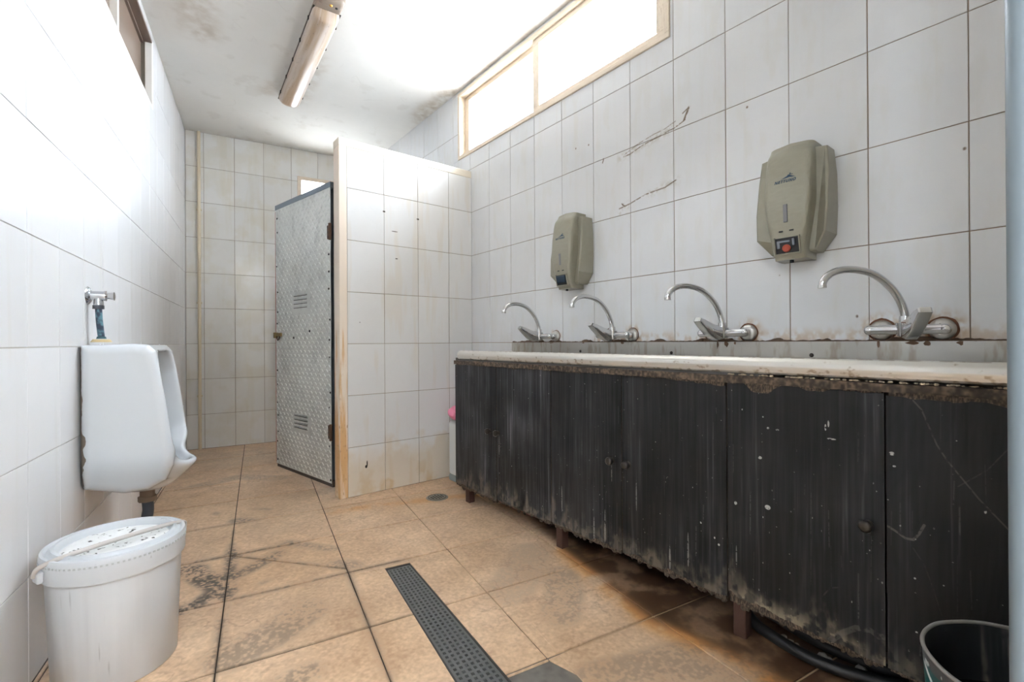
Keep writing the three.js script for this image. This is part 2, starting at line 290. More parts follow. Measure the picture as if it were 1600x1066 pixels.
// ---- floor
const boxF = [-0.55, 1.65, 0, 4.3];
const drainQ = [[0.415, 0.35], [0.553, 0.35], [0.477, 1.648], [0.388, 1.648]];       // counter-clockwise in (t, s)
{
  const w = 1024, h = 2048;
  const mould = paintMask(w, h, boxF, g => {
    const L = (P, lw, a = 1) => { g.globalAlpha = a; g.lineWidth = lw; g.beginPath(); P.forEach((p, i) => i ? g.lineTo(...p) : g.moveTo(...p)); g.stroke(); };
    L([[-0.20, 1.95], [-0.16, 1.87], [-0.12, 1.80], [-0.10, 1.74]], 0.075); L([[-0.24, 1.66], [-0.17, 1.70], [-0.11, 1.78]], 0.05); L([[-0.09, 2.08], [-0.09, 1.70]], 0.03);
    L([[-0.28, 2.0], [-0.19, 1.97]], 0.06); L([[-0.08, 1.84], [0.0, 1.9], [0.06, 1.96]], 0.06, 0.7); L([[-0.09, 2.42], [-0.05, 2.4]], 0.05, 0.7); L([[0.0, 1.74], [0.03, 1.76]], 0.01);
    L([[-0.06, 1.38], [0.03, 1.42], [0.12, 1.5]], 0.13, 0.45); L([[-0.1, 1.15], [0.1, 1.22]], 0.08, 0.5);
    L([[-0.3, 3.1], [-0.1, 3.2], [0.1, 3.05]], 0.1, 0.35); L([[0.1, 2.05], [0.25, 1.9]], 0.05, 0.45); L([[0.25, 1.78], [0.3, 1.72]], 0.06, 0.4);
    L([[0.77, 1.12], [0.84, 1.2], [0.9, 1.3]], 0.12, 0.35); L([[0.7, 1.3], [0.9, 1.5]], 0.16, 0.22); L([[0.7, 0.85], [0.95, 0.8], [1.05, 0.7]], 0.14, 0.35);
    L([[-0.3, 1.679], [0.1, 1.679], [0.27, 1.679]], 0.012, 0.9); L([[-0.3, 2.03], [0.12, 2.03]], 0.014, 0.9); L([[-0.094, 2.03], [0.27, 1.71]], 0.012, 0.9); L([[-0.094, 2.15], [-0.094, 1.4]], 0.012, 0.9); L([[-0.3, 2.38], [0.0, 2.38]], 0.014, 0.6); L([[0.27, 1.68], [0.48, 1.672]], 0.014, 0.8); L([[0.27, 1.68], [0.27, 1.1]], 0.01, 0.7);
    L([[0.05, 2.5], [-0.02, 2.55]], 0.012); L([[-0.18, 2.58], [-0.17, 2.55]], 0.012);
  });
  blur(mould, w, h, 5);
  const seam = blur(paintMask(w, h, boxF, g => { g.lineWidth = 0.0055; g.globalAlpha = 0.55; const L = (...P) => { g.beginPath(); P.forEach((p, i) => i ? g.lineTo(...p) : g.moveTo(...p)); g.stroke(); };
    L([-0.3, 1.6785], [0.27, 1.6785]); L([-0.35, 2.028], [0.12, 2.028]); L([-0.094, 2.028], [0.27, 1.709]); L([-0.094, 2.3], [-0.094, 1.25]); L([-0.1, 1.3295], [0.27, 1.3295]); L([0.27, 1.68], [0.45, 1.6785]); L([0.27, 1.75], [0.27, 1.0]); L([0.27, 1.3295], [0.41, 1.3295]); L([0.7, 0.98], [1.1, 0.98]); }), w, h, 1);
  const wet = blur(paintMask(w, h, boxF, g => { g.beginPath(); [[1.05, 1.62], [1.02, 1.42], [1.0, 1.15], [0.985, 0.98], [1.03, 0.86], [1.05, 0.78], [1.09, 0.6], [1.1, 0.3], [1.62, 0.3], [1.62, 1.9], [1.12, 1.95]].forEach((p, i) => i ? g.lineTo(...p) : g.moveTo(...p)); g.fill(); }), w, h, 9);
  const edge = blur(paintMask(w, h, boxF, g => { g.lineWidth = 0.035; g.beginPath(); g.moveTo(0.3, 2.32); g.lineTo(0.36, 2.33); g.lineTo(1.05, 2.19); g.stroke(); g.lineWidth = 0.06; g.beginPath(); g.moveTo(1.03, 1.5); g.lineTo(1.0, 1.15); g.lineTo(0.98, 0.98); g.lineTo(1.05, 0.75); g.lineTo(1.07, 0.5); g.stroke(); }), w, h, 14);
  const map = texture(w, h, boxF, (x, y, o, i) => {
    const n = fbm(x * 3.2, y * 3.2, 5), m = fbm(x * 14 + 3, y * 14, 5), f = fbm(x * 120, y * 120, 3), v = fbm(x * 7 + 2.2 * fbm(x * 3, y * 3, 3), y * 7, 4);
    let r = 206 + (n - 0.5) * 34, g = 173 + (n - 0.5) * 38, b = 141 + (n - 0.5) * 42;
    const gr = sst(0.5, 0.78, fbm(x * 1.6 + 8, y * 1.6 + 2, 3)) * 0.45; r = lerp(r, 190, gr); g = lerp(g, 168, gr); b = lerp(b, 144, gr);
    const d = (f - 0.5) * 44 + (m - 0.5) * 34 + (v - 0.5) * 12; r += d; g += d; b += d * 0.9;
    const vein = sst(0.035, 0.0, Math.abs(m - 0.5)) * sst(0.5, 0.7, n) * 0.35; r -= vein * 60; g -= vein * 60; b -= vein * 52;
    const e = edge[i] * sst(0.2, 0.6, m) * 0.9; r = lerp(r, 196, e); g = lerp(g, 122, e); b = lerp(b, 48, e);
    const q = mould[i] * sst(0.36, 0.66, f * 0.6 + m * 0.4) * 0.95; r = lerp(r, 70, q); g = lerp(g, 62, q); b = lerp(b, 56, q);
    const sm = seam[i] * (0.35 + 0.65 * sst(0.3, 0.6, m)) * 0.85; r = lerp(r, 60, sm); g = lerp(g, 52, sm); b = lerp(b, 45, sm);
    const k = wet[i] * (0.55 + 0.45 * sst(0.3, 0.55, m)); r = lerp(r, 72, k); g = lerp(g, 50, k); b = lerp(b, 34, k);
    o[0] = r; o[1] = g; o[2] = b;
  });
  const g = shell('floor', [0, 0, 0], 0, 'worn tan floor tiles stained black and orange', 'floor');
  const tones = [0.95, 0.99, 1.02].map(c => mat(new THREE.Color(c, c * 0.995, c * 0.985), 0.42, 0, { map }));
  const sub = mat('#ffffff', 0.95, 0, { map: texture(256, 512, boxF, (x, y, o) => { const n = fbm(x * 6, y * 6, 4), f = fbm(x * 60, y * 60, 3), k = sst(0.42, 0.62, n + (x - 0.42) * 0.7), c = sst(0.07, 0.0, Math.max(Math.abs(x - 0.58) - 0.06, y - 0.98)); o[0] = lerp(lerp(62, 176, k), 92 + f * 30, c); o[1] = lerp(lerp(52, 150, k), 86 + f * 30, c); o[2] = lerp(lerp(42, 120, k), 78 + f * 30, c); }) });
  // bed of mortar under the tiles, with the channel left open
  const sh = new THREE.Shape(); [[TL - 0.1, SF - 0.1], [1.75, SF - 0.1], [1.06, SB + 0.1], [TL - 0.1, SB + 0.1]].forEach((p, i) => i ? sh.lineTo(...p) : sh.moveTo(...p));
  const ho = new THREE.Path(); [...drainQ].reverse().forEach((p, i) => i ? ho.lineTo(...p) : ho.moveTo(...p)); ho.closePath(); sh.holes.push(ho);
  const eg = new THREE.ExtrudeGeometry(sh, { depth: 0.1, bevelEnabled: false }), pos = eg.attributes.position;
  for (let i = 0; i < pos.count; i++) { eg.attributes.uv.setXY(i, (pos.getX(i) - boxF[0]) / (boxF[1] - boxF[0]), (pos.getY(i) - boxF[2]) / (boxF[3] - boxF[2])); const v = W(pos.getX(i), pos.getY(i), -0.004 - pos.getZ(i)); pos.setXYZ(i, v.x, v.y, v.z); }
  { const ix = pos.array; for (let i = 0; i < pos.count; i += 3) { for (let k = 0; k < 3; k++) { const a = (i + 1) * 3 + k, b = (i + 2) * 3 + k, t = ix[a]; ix[a] = ix[b]; ix[b] = t; } const uu = eg.attributes.uv.array; for (let k = 0; k < 2; k++) { const a = (i + 1) * 2 + k, b = (i + 2) * 2 + k, t = uu[a]; uu[a] = uu[b]; uu[b] = t; } } }
  eg.computeVertexNormals(); obj('mortar_bed', eg, sub, g);
  const T0 = -0.094, TP = 0.364, S0 = 0.98, SP = 0.3495, q = rng(8);
  const put = (polys) => {
    const b = new GB();
    const uv = p => [(p[0] - boxF[0]) / (boxF[1] - boxF[0]), (p[1] - boxF[2]) / (boxF[3] - boxF[2])], lift = (q() - 0.5) * 0.0012;
    for (const P of polys) {
      const top = inset(P, 0.0014), V = (p, y) => { const v = W(p[0], p[1], y + lift); return [v.x, v.y, v.z]; };
      for (let i = 1; i < top.length - 1; i++) b.tri(V(top[0], 0), V(top[i], 0), V(top[i + 1], 0), uv(P[0]), uv(P[i]), uv(P[i + 1]));
      for (let i = 0; i < P.length; i++) { const j = (i + 1) % P.length; b.quad(V(P[i], -0.0012), V(P[j], -0.0012), V(top[j], 0), V(top[i], 0), uv(P[i]), uv(P[j]), uv(P[j]), uv(P[i])); b.quad(V(P[i], -0.006), V(P[j], -0.006), V(P[j], -0.0012), V(P[i], -0.0012), uv(P[i]), uv(P[j]), uv(P[j]), uv(P[i])); }
    }
    if (b.p.length) obj('floor_tile', b.geo(), tones[Math.floor(q() * 3)], g);
  };
  const patch = [[0.5, 0.5], [0.655, 0.5], [0.665, 0.9], [0.635, 0.972], [0.5, 0.972]];
  for (let c = -2; c < 6; c++) for (let r = -3; r < 10; r++) {
    const j = 0.0018, k = 0.003; let P = [[T0 + c * TP + j, S0 + r * SP + k], [T0 + (c + 1) * TP - j, S0 + r * SP + k], [T0 + (c + 1) * TP - j, S0 + (r + 1) * SP - k], [T0 + c * TP + j, S0 + (r + 1) * SP - k]];
    P = clipHalf(P, cA, sA, XR - 0.001); P = clipHalf(P, -1, 0, -TL - 0.001); P = clipHalf(P, 0, 1, SB - 0.001); P = clipHalf(P, 0, -1, -SF + 0.1);
    if (area(P) < 4e-4) continue;
    let parts = [P];
    parts = parts.flatMap(p => polyMinus(p, drainQ)); parts = parts.flatMap(p => polyMinus(p, patch));
    if (c === 0 && r === 2) {                              // the tile cut across its corner
      const a = [T0, S0 + 3 * SP], b = [T0 + TP, S0 + 2 * SP + 0.03], nx = b[1] - a[1], ny = -(b[0] - a[0]), l = Math.hypot(nx, ny), d = (nx * a[0] + ny * a[1]) / l;
      put([clipHalf(P, nx / l, ny / l, d - 0.003)]); put([clipHalf(P, -nx / l, -ny / l, -d - 0.003)]); continue;
    }
    put(parts.filter(p => area(p) > 1e-5));
  }
}
// ---- open ground outside the entrance and the windows
{ const o = obj('ground', bx(24, 0.1, 24, 0, -0.17, 0), mat('#99938a', 0.95), scene); tag(o, 'pale concrete ground outside the building', 'ground', null, 'structure'); }

// ---- covered passage outside the entrance
{
  const p = W(0, -2.0), g = shell('wall_passage', [p.x, 0, p.z], -A, 'plain rendered wall and roof of the passage outside the entrance', 'wall');
  const rm = mat('#a59f95', 0.9);
  obj('wall_body', [bx(7, 2.9, 0.12, -1.2, 1.33, 0.06), bx(0.12, 2.9, 2.1, 2.2, 1.33, -1.0), bx(3.2, 2.9, 0.12, -2.35, 1.33, -1.98)], rm, g);
  obj('passage_roof', bx(7, 0.1, 1.0, -1.2, 2.6, -1.55), rm, g);
}
// ---------------------------------------------------------------- windows
const creamMap = texture(256, 256, [0, 1, 0, 1], (x, y, o) => { const n = fbm(x * 8, y * 8, 4), s = sst(0.62, 0.75, fbm(x * 30, y * 30, 3)); o[0] = 234 + (n - 0.5) * 8 - s * 22; o[1] = 224 + (n - 0.5) * 9 - s * 26; o[2] = 210 + (n - 0.5) * 10 - s * 30; }, { repeat: true });
const cream = mat('#f3ece4', 0.5, 0, { map: creamMap });
const paneGlass = mat('#ffffff', 0.06, 0, { transmission: 1, thickness: 0, ior: 1.5 });
function frameGeo(x0, y0, x1, y1, w, d, z = 0, sw = w) { return [rb(x1 - x0, w, d, 0.003, (x0 + x1) / 2, y0 + w / 2, z), rb(x1 - x0, w, d, 0.003, (x0 + x1) / 2, y1 - w / 2, z), rb(sw, y1 - y0 - 2 * w + 0.002, d, 0.003, x0 + sw / 2, (y0 + y1) / 2, z), rb(sw, y1 - y0 - 2 * w + 0.002, d, 0.003, x1 - sw / 2, (y0 + y1) / 2, z)]; }
{
  const g = shell('window_1', [XR, 0, 0], -Math.PI / 2, 'long sliding window of two bright panes in cream metal frames', 'window');
  const [x0, y0, x1, y1] = winR;
  part('window_frame', frameGeo(x0, y0, x1, y1, 0.022, 0.075, -0.03), cream, g);
  part('reveal', [bx(x1 - x0, 0.006, 0.08, (x0 + x1) / 2, y0 + 0.003, -0.105), bx(x1 - x0, 0.006, 0.08, (x0 + x1) / 2, y1 - 0.003, -0.105), bx(0.006, y1 - y0, 0.08, x0 + 0.003, (y0 + y1) / 2, -0.105), bx(0.006, y1 - y0, 0.08, x1 - 0.003, (y0 + y1) / 2, -0.105)], plaster, g);
  for (const [a, b, z, lab] of [[x0 + 0.02, -1.772, -0.045, 'sash set back in the outer track'], [-1.812, x1 - 0.02, -0.018, 'sash in the inner track']]) {
    const s = part('sash', frameGeo(a, y0 + 0.02, b, y1 - 0.02, 0.03, 0.02, z, 0.048), cream, g, lab);
    obj('pane', bx(b - a - 0.09, y1 - y0 - 0.096, 0.004, (a + b) / 2, (y0 + y1) / 2, z), paneGlass, s);
  }
  part('latch', [rb(0.012, 0.05, 0.012, 0.003, x1 - 0.034, 2.19, -0.004)], mat('#b9ab99', 0.5, 0.3), g);
}
{
  const p = W(TL, 0), g = shell('window_2', [p.x, 0, p.z], Math.PI / 2 - A, 'shaded high window with brown panes above the urinal', 'window');
  const [x0, y0, x1, y1] = winL, brown = mat('#8d7a6b', 0.22), dk = mat('#6f5d50', 0.5);
  part('window_frame', [rb(0.018, y1 - y0, 0.03, 0.002, x1 - 0.009, (y0 + y1) / 2, -0.016), rb(x1 - x0, 0.018, 0.03, 0.002, (x0 + x1) / 2, y0 + 0.009, -0.016), rb(0.02, y1 - y0, 0.026, 0.002, 2.3, (y0 + y1) / 2, -0.012), rb(0.02, y1 - y0, 0.026, 0.002, 1.6, (y0 + y1) / 2, -0.012)], mat('#efece6', 0.45), g);
  part('head_track', [rb(x1 - x0 - 0.02, 0.016, 0.06, 0.002, (x0 + x1) / 2 - 0.01, y1 - 0.008, -0.03), rb(x1 - x0 - 0.02, 0.01, 0.02, 0.002, (x0 + x1) / 2 - 0.01, y1 - 0.02, -0.045)], dk, g);
  for (const [a, b] of [[x0, 1.6], [1.6, 2.3], [2.3, x1 - 0.016]]) obj('pane', bx(b - a, y1 - y0 - 0.02, 0.006, (a + b) / 2, (y0 + y1) / 2, -0.05), brown, g);
  part('backing', bx(x1 - x0, y1 - y0, 0.01, (x0 + x1) / 2, (y0 + y1) / 2, -0.12), dk, g);
}
{
  const p = W(0, SB), g = shell('window_3', [p.x, 0, p.z], -A, 'small bright window in the end wall behind the metal door', 'window');
  const [x0, y0, x1, y1] = winB;
  part('window_frame', frameGeo(x0, y0, x1, y1, 0.03, 0.07, -0.028), cream, g);
  obj('pane', bx(x1 - x0 - 0.056, y1 - y0 - 0.056, 0.004, (x0 + x1) / 2, (y0 + y1) / 2, -0.03), paneGlass, g);
  part('reveal', frameGeo(x0, y0, x1, y1, 0.006, 0.08, -0.1), plaster, g);
}
// ---- metal jamb of the entrance, its edge just in view
{
  const p = W(0.22, SF), g = shell('door_2', [p.x, 0, p.z], Math.PI - A, 'grey metal jamb of the entrance door', 'door frame');
  const m = mat('#60686b', 0.45, 0.2);
  part('jamb', rb(0.05, 2.1, 0.17, 0.006, -0.026, 1.05, -0.072), m, g);
  part('head_rail', rb(0.62, 0.05, 0.17, 0.006, 0.27, 2.1, -0.072), m, g);
  part('jamb', rb(0.05, 2.1, 0.17, 0.006, 0.56, 1.05, -0.072), m, g);
}
// ---- checker-plate cubicle door, ajar on its post
{
  const F = new THREE.Vector3(0.632, 0, -3.112), H = new THREE.Vector3(0.763, 0, -2.466), len = F.distanceTo(H), turn = -Math.atan2(H.z - F.z, H.x - F.x);
  const g = shell('door_1', [F.x, 0, F.z], turn, 'dented checker-plate metal cubicle door standing ajar', 'door');
  const y0 = 0.064, y1 = 1.605, q = rng(14);
  const plateMap = texture(512, 1024, [0, len, y0, y1], (x, y, o) => { const n = fbm(x * 9, y * 6, 5), s = fbm(x * 30, y * 14 + 2, 4), k = sst(0.55, 0.75, s) * 0.4; const v = 214 + (n - 0.5) * 26 - k * 30; o[0] = v; o[1] = v + 2; o[2] = v - 2; });
  const plateRough = texture(256, 512, [0, len, y0, y1], (x, y, o) => { const n = fbm(x * 12, y * 12, 4); o[0] = o[1] = o[2] = 255 * (0.3 + 0.3 * n); }, { data: true });
  const plate = mat('#ffffff', 1, 0.5, { map: plateMap, roughnessMap: plateRough });
  // the sheet sags and ripples a little
  const wav = (x, y) => 0.0035 * (fbm(x * 4, y * 3.2, 3) - 0.5) + 0.004 * Math.exp(-((x - 0.06) ** 2) / 0.002 - ((y - 0.52) ** 2) / 0.02);
  const sheet = new THREE.PlaneGeometry(len, y1 - y0, 32, 72).translate(len / 2, (y0 + y1) / 2, 0); { const p = sheet.attributes.position; for (let i = 0; i < p.count; i++) p.setZ(i, 0.013 + wav(p.getX(i), p.getY(i))); sheet.computeVertexNormals(); }
  const leaf = part('leaf', sheet, plate, g, 'galvanised checker-plate sheet');
  const b = new GB(), L = 0.0138, wd = 0.005, hh = 0.0026;
  for (let j = 0; j < 62; j++) for (let i = 0; i < 27; i++) {
    const x = 0.012 + i * 0.0242, y = y0 + 0.014 + j * 0.0248 ; if (x > len - 0.012) continue;
    if (x > 0.22 && x < 0.43 && ((y > 0.97 && y < 1.08) || (y > 0.29 && y < 0.4))) continue;
    const a = (i + j) % 2 ? 0.72 : -0.72, c = Math.cos(a), s = Math.sin(a), z = 0.013 + wav(x, y), P = (u, v, h) => [x + u * c - v * s, y + u * s + v * c, z + h], uv = [x / len, (y - y0) / (y1 - y0)];
    const t1 = P(L * 0.55, 0, hh), t0 = P(-L * 0.55, 0, hh), e1 = P(L, 0, -0.0006), e0 = P(-L, 0, -0.0006), f1 = P(0, wd, -0.0006), f0 = P(0, -wd, -0.0006);
    b.tri(e0, f0, t0, uv, uv, uv); b.tri(f0, t1, t0, uv, uv, uv); b.tri(f0, e1, t1, uv, uv, uv); b.tri(e1, f1, t1, uv, uv, uv); b.tri(f1, t0, t1, uv, uv, uv); b.tri(f1, e0, t0, uv, uv, uv);
  }
  tag(obj('tread_pattern', b.geo(), plate, leaf), 'raised lozenges of the checker plate', null, null, 'stuff');
  const red = mat('#a8473c', 0.6), grey = mat('#6f7880', 0.5, 0.3);
  part('door_frame', [bx(0.012, y1 - y0, 0.024, 0.006, (y0 + y1) / 2, 0), bx(len, 0.03, 0.02, len / 2, y0 - 0.005, -0.002)], mat('#4c423b', 0.7), g);
  part('edge_strip', bx(0.006, y1 - y0 - 0.02, 0.03, -0.003, (y0 + y1) / 2, -0.002), red, g, 'red painted closing edge');
  part('top_rail', bx(len + 0.004, 0.028, 0.03, len / 2, y1 + 0.012, 0), grey, g, 'blue-grey top rail');
  part('back_sheet', bx(len, y1 - y0, 0.004, len / 2, (y0 + y1) / 2, -0.012), grey, g);
  const slotM = mat('#2a2927', 0.8), lipM = mat('#a9adaa', 0.35, 0.85);
  for (const yc of [1.028, 0.345]) for (let k = 0; k < 4; k++) { const y = yc + (1.5 - k) * 0.0225; const s = part('vent_slot', rb(0.16, 0.0034, 0.003, 0.0012, 0.32, y, 0.0145), slotM, g); part('louvre', new THREE.CylinderGeometry(0.004, 0.004, 0.165, 10, 1, false, 0, Math.PI).rotateZ(Math.PI / 2).translate(0.32, y + 0.006, 0.0125), lipM, s); }
  const rust = mat('#5a4436', 0.75, 0.3);
  for (const y of [1.37, 0.33]) { const hg = part('hinge', [cyl(0.008, 0.008, 0.085, len + 0.004, y, 0.02, 12), bx(0.03, 0.07, 0.004, len - 0.013, y, 0.0165)], rust, g); for (const d of [-0.024, 0, 0.024]) obj('screw', new THREE.CylinderGeometry(0.0045, 0.0045, 0.004, 10).rotateX(Math.PI / 2).translate(len - 0.016, y + d, 0.0195), slotM, hg); }
  const lt = part('latch', [rb(0.085, 0.022, 0.012, 0.003, 0.05, 0.845, 0.022), rb(0.022, 0.034, 0.02, 0.003, 0.022, 0.842, 0.024)], mat('#8c7a52', 0.45, 0.75), g, 'tarnished brass bolt');
  obj('ring', new THREE.TorusGeometry(0.022, 0.004, 8, 20, Math.PI).rotateZ(Math.PI).translate(0.055, 0.838, 0.024), rust, lt);
  for (let k = 0; k < 34; k++) { const sd = k % 2, y = y0 + 0.03 + (k >> 1) * 0.09 + (q() - 0.5) * 0.04; if (q() < 0.25) continue; part('rivet', new THREE.SphereGeometry(0.0045 + q() * 0.002, 8, 6).scale(1, 1, 0.5).translate(sd ? len - 0.008 - q() * 0.012 : 0.02 + q() * 0.012, y, 0.0155), slotM, g); }
  for (const [x, y] of [[0.24, 0.825], [0.43, 0.86]]) part('rivet', new THREE.SphereGeometry(0.007, 10, 8).scale(1, 1, 0.5).translate(x, y, 0.015), slotM, g);
}
console.log('shell done');
// ================================================================= THINGS
const chrome = mat(new THREE.Color(0.66, 0.66, 0.67), 0.07, 1), dullChrome = mat(new THREE.Color(0.55, 0.54, 0.52), 0.32, 1);
const rustM = mat('#6b4630', 0.9), black = mat('#101010', 0.6), grimeM = mat('#554233', 0.95);
const TR = -Math.PI / 2;                                   // things on the right wall: local x = world z, local z = out of the wall

// ---------------------------------------------------------------- cabinets under the sink, three units of two doors
const chipMap = texture(256, 256, [0, 0.4, 0, 0.4], (x, y, o) => { const f = fbm(x * 400, y * 260, 3), n = fbm(x * 40, y * 40, 4), d = sst(0.3, 0.75, f) * 0.7 + n * 0.3; o[0] = lerp(40, 122, d); o[1] = lerp(33, 104, d); o[2] = lerp(27, 86, d); }, { repeat: true });
const chip = mat('#ffffff', 0.95, 0, { map: chipMap, bumpMap: chipMap, bumpScale: 0.002 });
const carcass = mat('#2b211b', 0.85), legM = mat('#4a3126', 0.8, 0.1);
const knobM = mat('#3d3833', 0.28, 0.6);
const FX = XR - 1.23;                                      // the door faces stand this far out of the wall
const DOORS = [
  // [z0, z1, bottom, knob z, tone, dust]
  [-2.025, -1.677, 0.070, -1.724, 1.75, 0.9], [-1.673, -1.320, 0.080, -1.660, 1.7, 1.0], [-1.316, -0.979, 0.086, -1.017, 1.4, 0.9],
  [-0.975, -0.626, 0.090, -0.951, 1.15, 0.8], [-0.622, -0.284, 0.091, -0.313, 1.0, 0.9], [-0.280, 0.068, 0.091, null, 0.5, 0.6]];
const SPOTS = [[], [[-1.69, 0.36, 0.003, 0.04], [-1.655, 0.33, 0.003, 0.05]], [[-1.02, 0.35, 0.002, 0.03], [-1.26, 0.2, 0.003, 0.05], [-1.05, 0.16, 0.003, 0.06], [-1.1, 0.13, 0.003, 0.05]],
  [[-0.74, 0.19, 0.003, 0.05], [-0.66, 0.25, 0.002, 0.003], [-0.648, 0.235, 0.003, 0.003], [-0.7, 0.28, 0.003, 0.003], [-0.8, 0.14, 0.003, 0.04], [-0.92, 0.3, 0.002, 0.05]],
  [[-0.538, 0.495, 0.005, 0.004], [-0.52, 0.373, 0.007, 0.006], [-0.601, 0.362, 0.004, 0.005], [-0.392, 0.593, 0.002, 0.008], [-0.386, 0.602, 0.002, 0.008], [-0.38, 0.568, 0.009, 0.002], [-0.518, 0.573, 0.003, 0.003], [-0.496, 0.572, 0.004, 0.002], [-0.582, 0.613, 0.002, 0.002], [-0.6, 0.22, 0.002, 0.03], [-0.53, 0.6, 0.002, 0.002]],
  [[-0.271, 0.555, 0.005, 0.004], [-0.267, 0.529, 0.003, 0.002], [-0.133, 0.472, 0.002, 0.004], [-0.233, 0.198, 0.002, 0.002], [-0.235, 0.307, 0.002, 0.002], [-0.1, 0.6, 0.003, 0.002]]];
function doorTexture(k) {
  const [z0, z1, yb, , tone, dust] = DOORS[k], box = [z0, z1, yb, 0.69], w = 512, h = 896, q = rng(100 + k);
  const white = paintMask(w, h, box, g => {
    for (const [x, y, a, b] of SPOTS[k]) { g.globalAlpha = b > 0.02 ? 0.45 : 0.85; g.beginPath(); g.ellipse(x, y, a, b, 0, 0, 7); g.fill(); }
    for (let i = 0; i < 60; i++) { const x = lerp(z0, z1, q()), y = lerp(yb, 0.69, q()); g.globalAlpha = 0.25 + q() * 0.5; g.beginPath(); g.ellipse(x, y, 0.0006 + q() * 0.0012, 0.0006 + q() * 0.002, 0, 0, 7); g.fill(); }
    for (let i = 0; i < 26; i++) { const x = lerp(z0, z1, q()), y = lerp(yb, 0.6, q() ** 1.4); g.globalAlpha = 0.05 + q() * 0.16; g.lineWidth = 0.0012 + q() * 0.002; g.beginPath(); g.moveTo(x, y); g.lineTo(x + (q() - 0.5) * 0.004, y + 0.02 + q() * 0.09); g.stroke(); }
  });
  const peel = paintMask(w, h, box, g => {
    const L = (P, lw, a = 0.8) => { g.globalAlpha = a; g.lineWidth = lw; g.beginPath(); P.forEach((p, i) => i ? g.lineTo(...p) : g.moveTo(...p)); g.stroke(); };
    if (k === 5) { L([[-0.236, 0.67], [-0.223, 0.653], [-0.2, 0.585], [-0.185, 0.557], [-0.141, 0.493], [-0.098, 0.441], [0.0, 0.36]], 0.003); L([[-0.17, 0.51], [-0.13, 0.55], [-0.1, 0.6], [-0.06, 0.65]], 0.0022, 0.5); L([[-0.278, 0.4], [-0.262, 0.392], [-0.25, 0.384], [-0.237, 0.385], [-0.228, 0.4], [-0.22, 0.42]], 0.005, 0.9); L([[-0.24, 0.372], [-0.22, 0.34], [-0.205, 0.29], [-0.195, 0.25]], 0.002, 0.4); }
    if (k === 4) { L([[-0.385, 0.105], [-0.36, 0.135], [-0.335, 0.158], [-0.31, 0.165], [-0.295, 0.158], [-0.286, 0.162]], 0.012, 0.7); L([[-0.4, 0.2], [-0.385, 0.225], [-0.365, 0.235]], 0.003, 0.5); }
  });
  return texture(w, h, box, (x, y, o, i) => {
    const gr = fbm(x * 190, y * 5, 4), br = fbm(x * 34, y * 2.4, 4), n = fbm(x * 9, y * 9, 4), cat = Math.abs(Math.sin((x * 22 + 2.2 * fbm(x * 6, y * 3, 3) + (k === 5 ? 6 * (x + 0.2) ** 2 * 8 - y * 2.2 : 0)) * 9));
    let v = Math.max(3, (18 + (gr - 0.5) * 40 + (br - 0.5) * 26 + (n - 0.5) * 26 + (fbm(x * 14 + 7, y * 1.6, 3) - 0.5) * 26) * tone); if (k === 5) v += (cat - 0.6) * 8;
    let r = v * 1.0, g = v * 0.99, b = v * 1.03;
    const rub = sst(0.62, 0.8, gr * 0.6 + br * 0.4) * 0.5; r += rub * 46; g += rub * 46; b += rub * 48;
    // dried splash and dust in ragged patches along the foot of the door
    const hgt = (y - yb) / 0.6, ds = sst(0.02, 0.16, fbm(x * 26, y * 12, 4) * 0.36 - hgt) * dust * sst(0.3, 0.6, fbm(x * 60, y * 30, 3)); r = lerp(r, 122, ds * 0.6); g = lerp(g, 110, ds * 0.6); b = lerp(b, 94, ds * 0.6);
    const ft = sst(0.06, 0.01, y - yb + 0.05 * (fbm(x * 40, 6, 3) - 0.6)) * sst(0.42, 0.58, fbm(x * 46 + 3, y * 46, 4)) * (k === 4 ? 0.85 : 0.35); r = lerp(r, 142, ft); g = lerp(g, 130, ft); b = lerp(b, 106, ft);
    const p = peel[i] * sst(0.25, 0.55, fbm(x * 120, y * 120, 3)); r = lerp(r, 96, p * 0.8); g = lerp(g, 90, p * 0.8); b = lerp(b, 84, p * 0.8);
    const s = white[i] * sst(0.2, 0.45, fbm(x * 240, y * 240, 2)); r = lerp(r, 205, s); g = lerp(g, 205, s); b = lerp(b, 198, s);
    o[0] = r; o[1] = g; o[2] = b;
  });
}
const roughWood = texture(256, 512, [0, 0.4, 0, 0.7], (x, y, o) => { const g = fbm(x * 150, y * 5, 4), n = fbm(x * 8, y * 8, 4); o[0] = o[1] = o[2] = 255 * (0.36 + 0.26 * g + 0.24 * n); }, { data: true, repeat: true });
const bumpWood = texture(256, 512, [0, 0.4, 0, 0.7], (x, y, o) => { const g = fbm(x * 190, y * 5, 4); o[0] = o[1] = o[2] = 255 * g; }, { data: true, repeat: true });
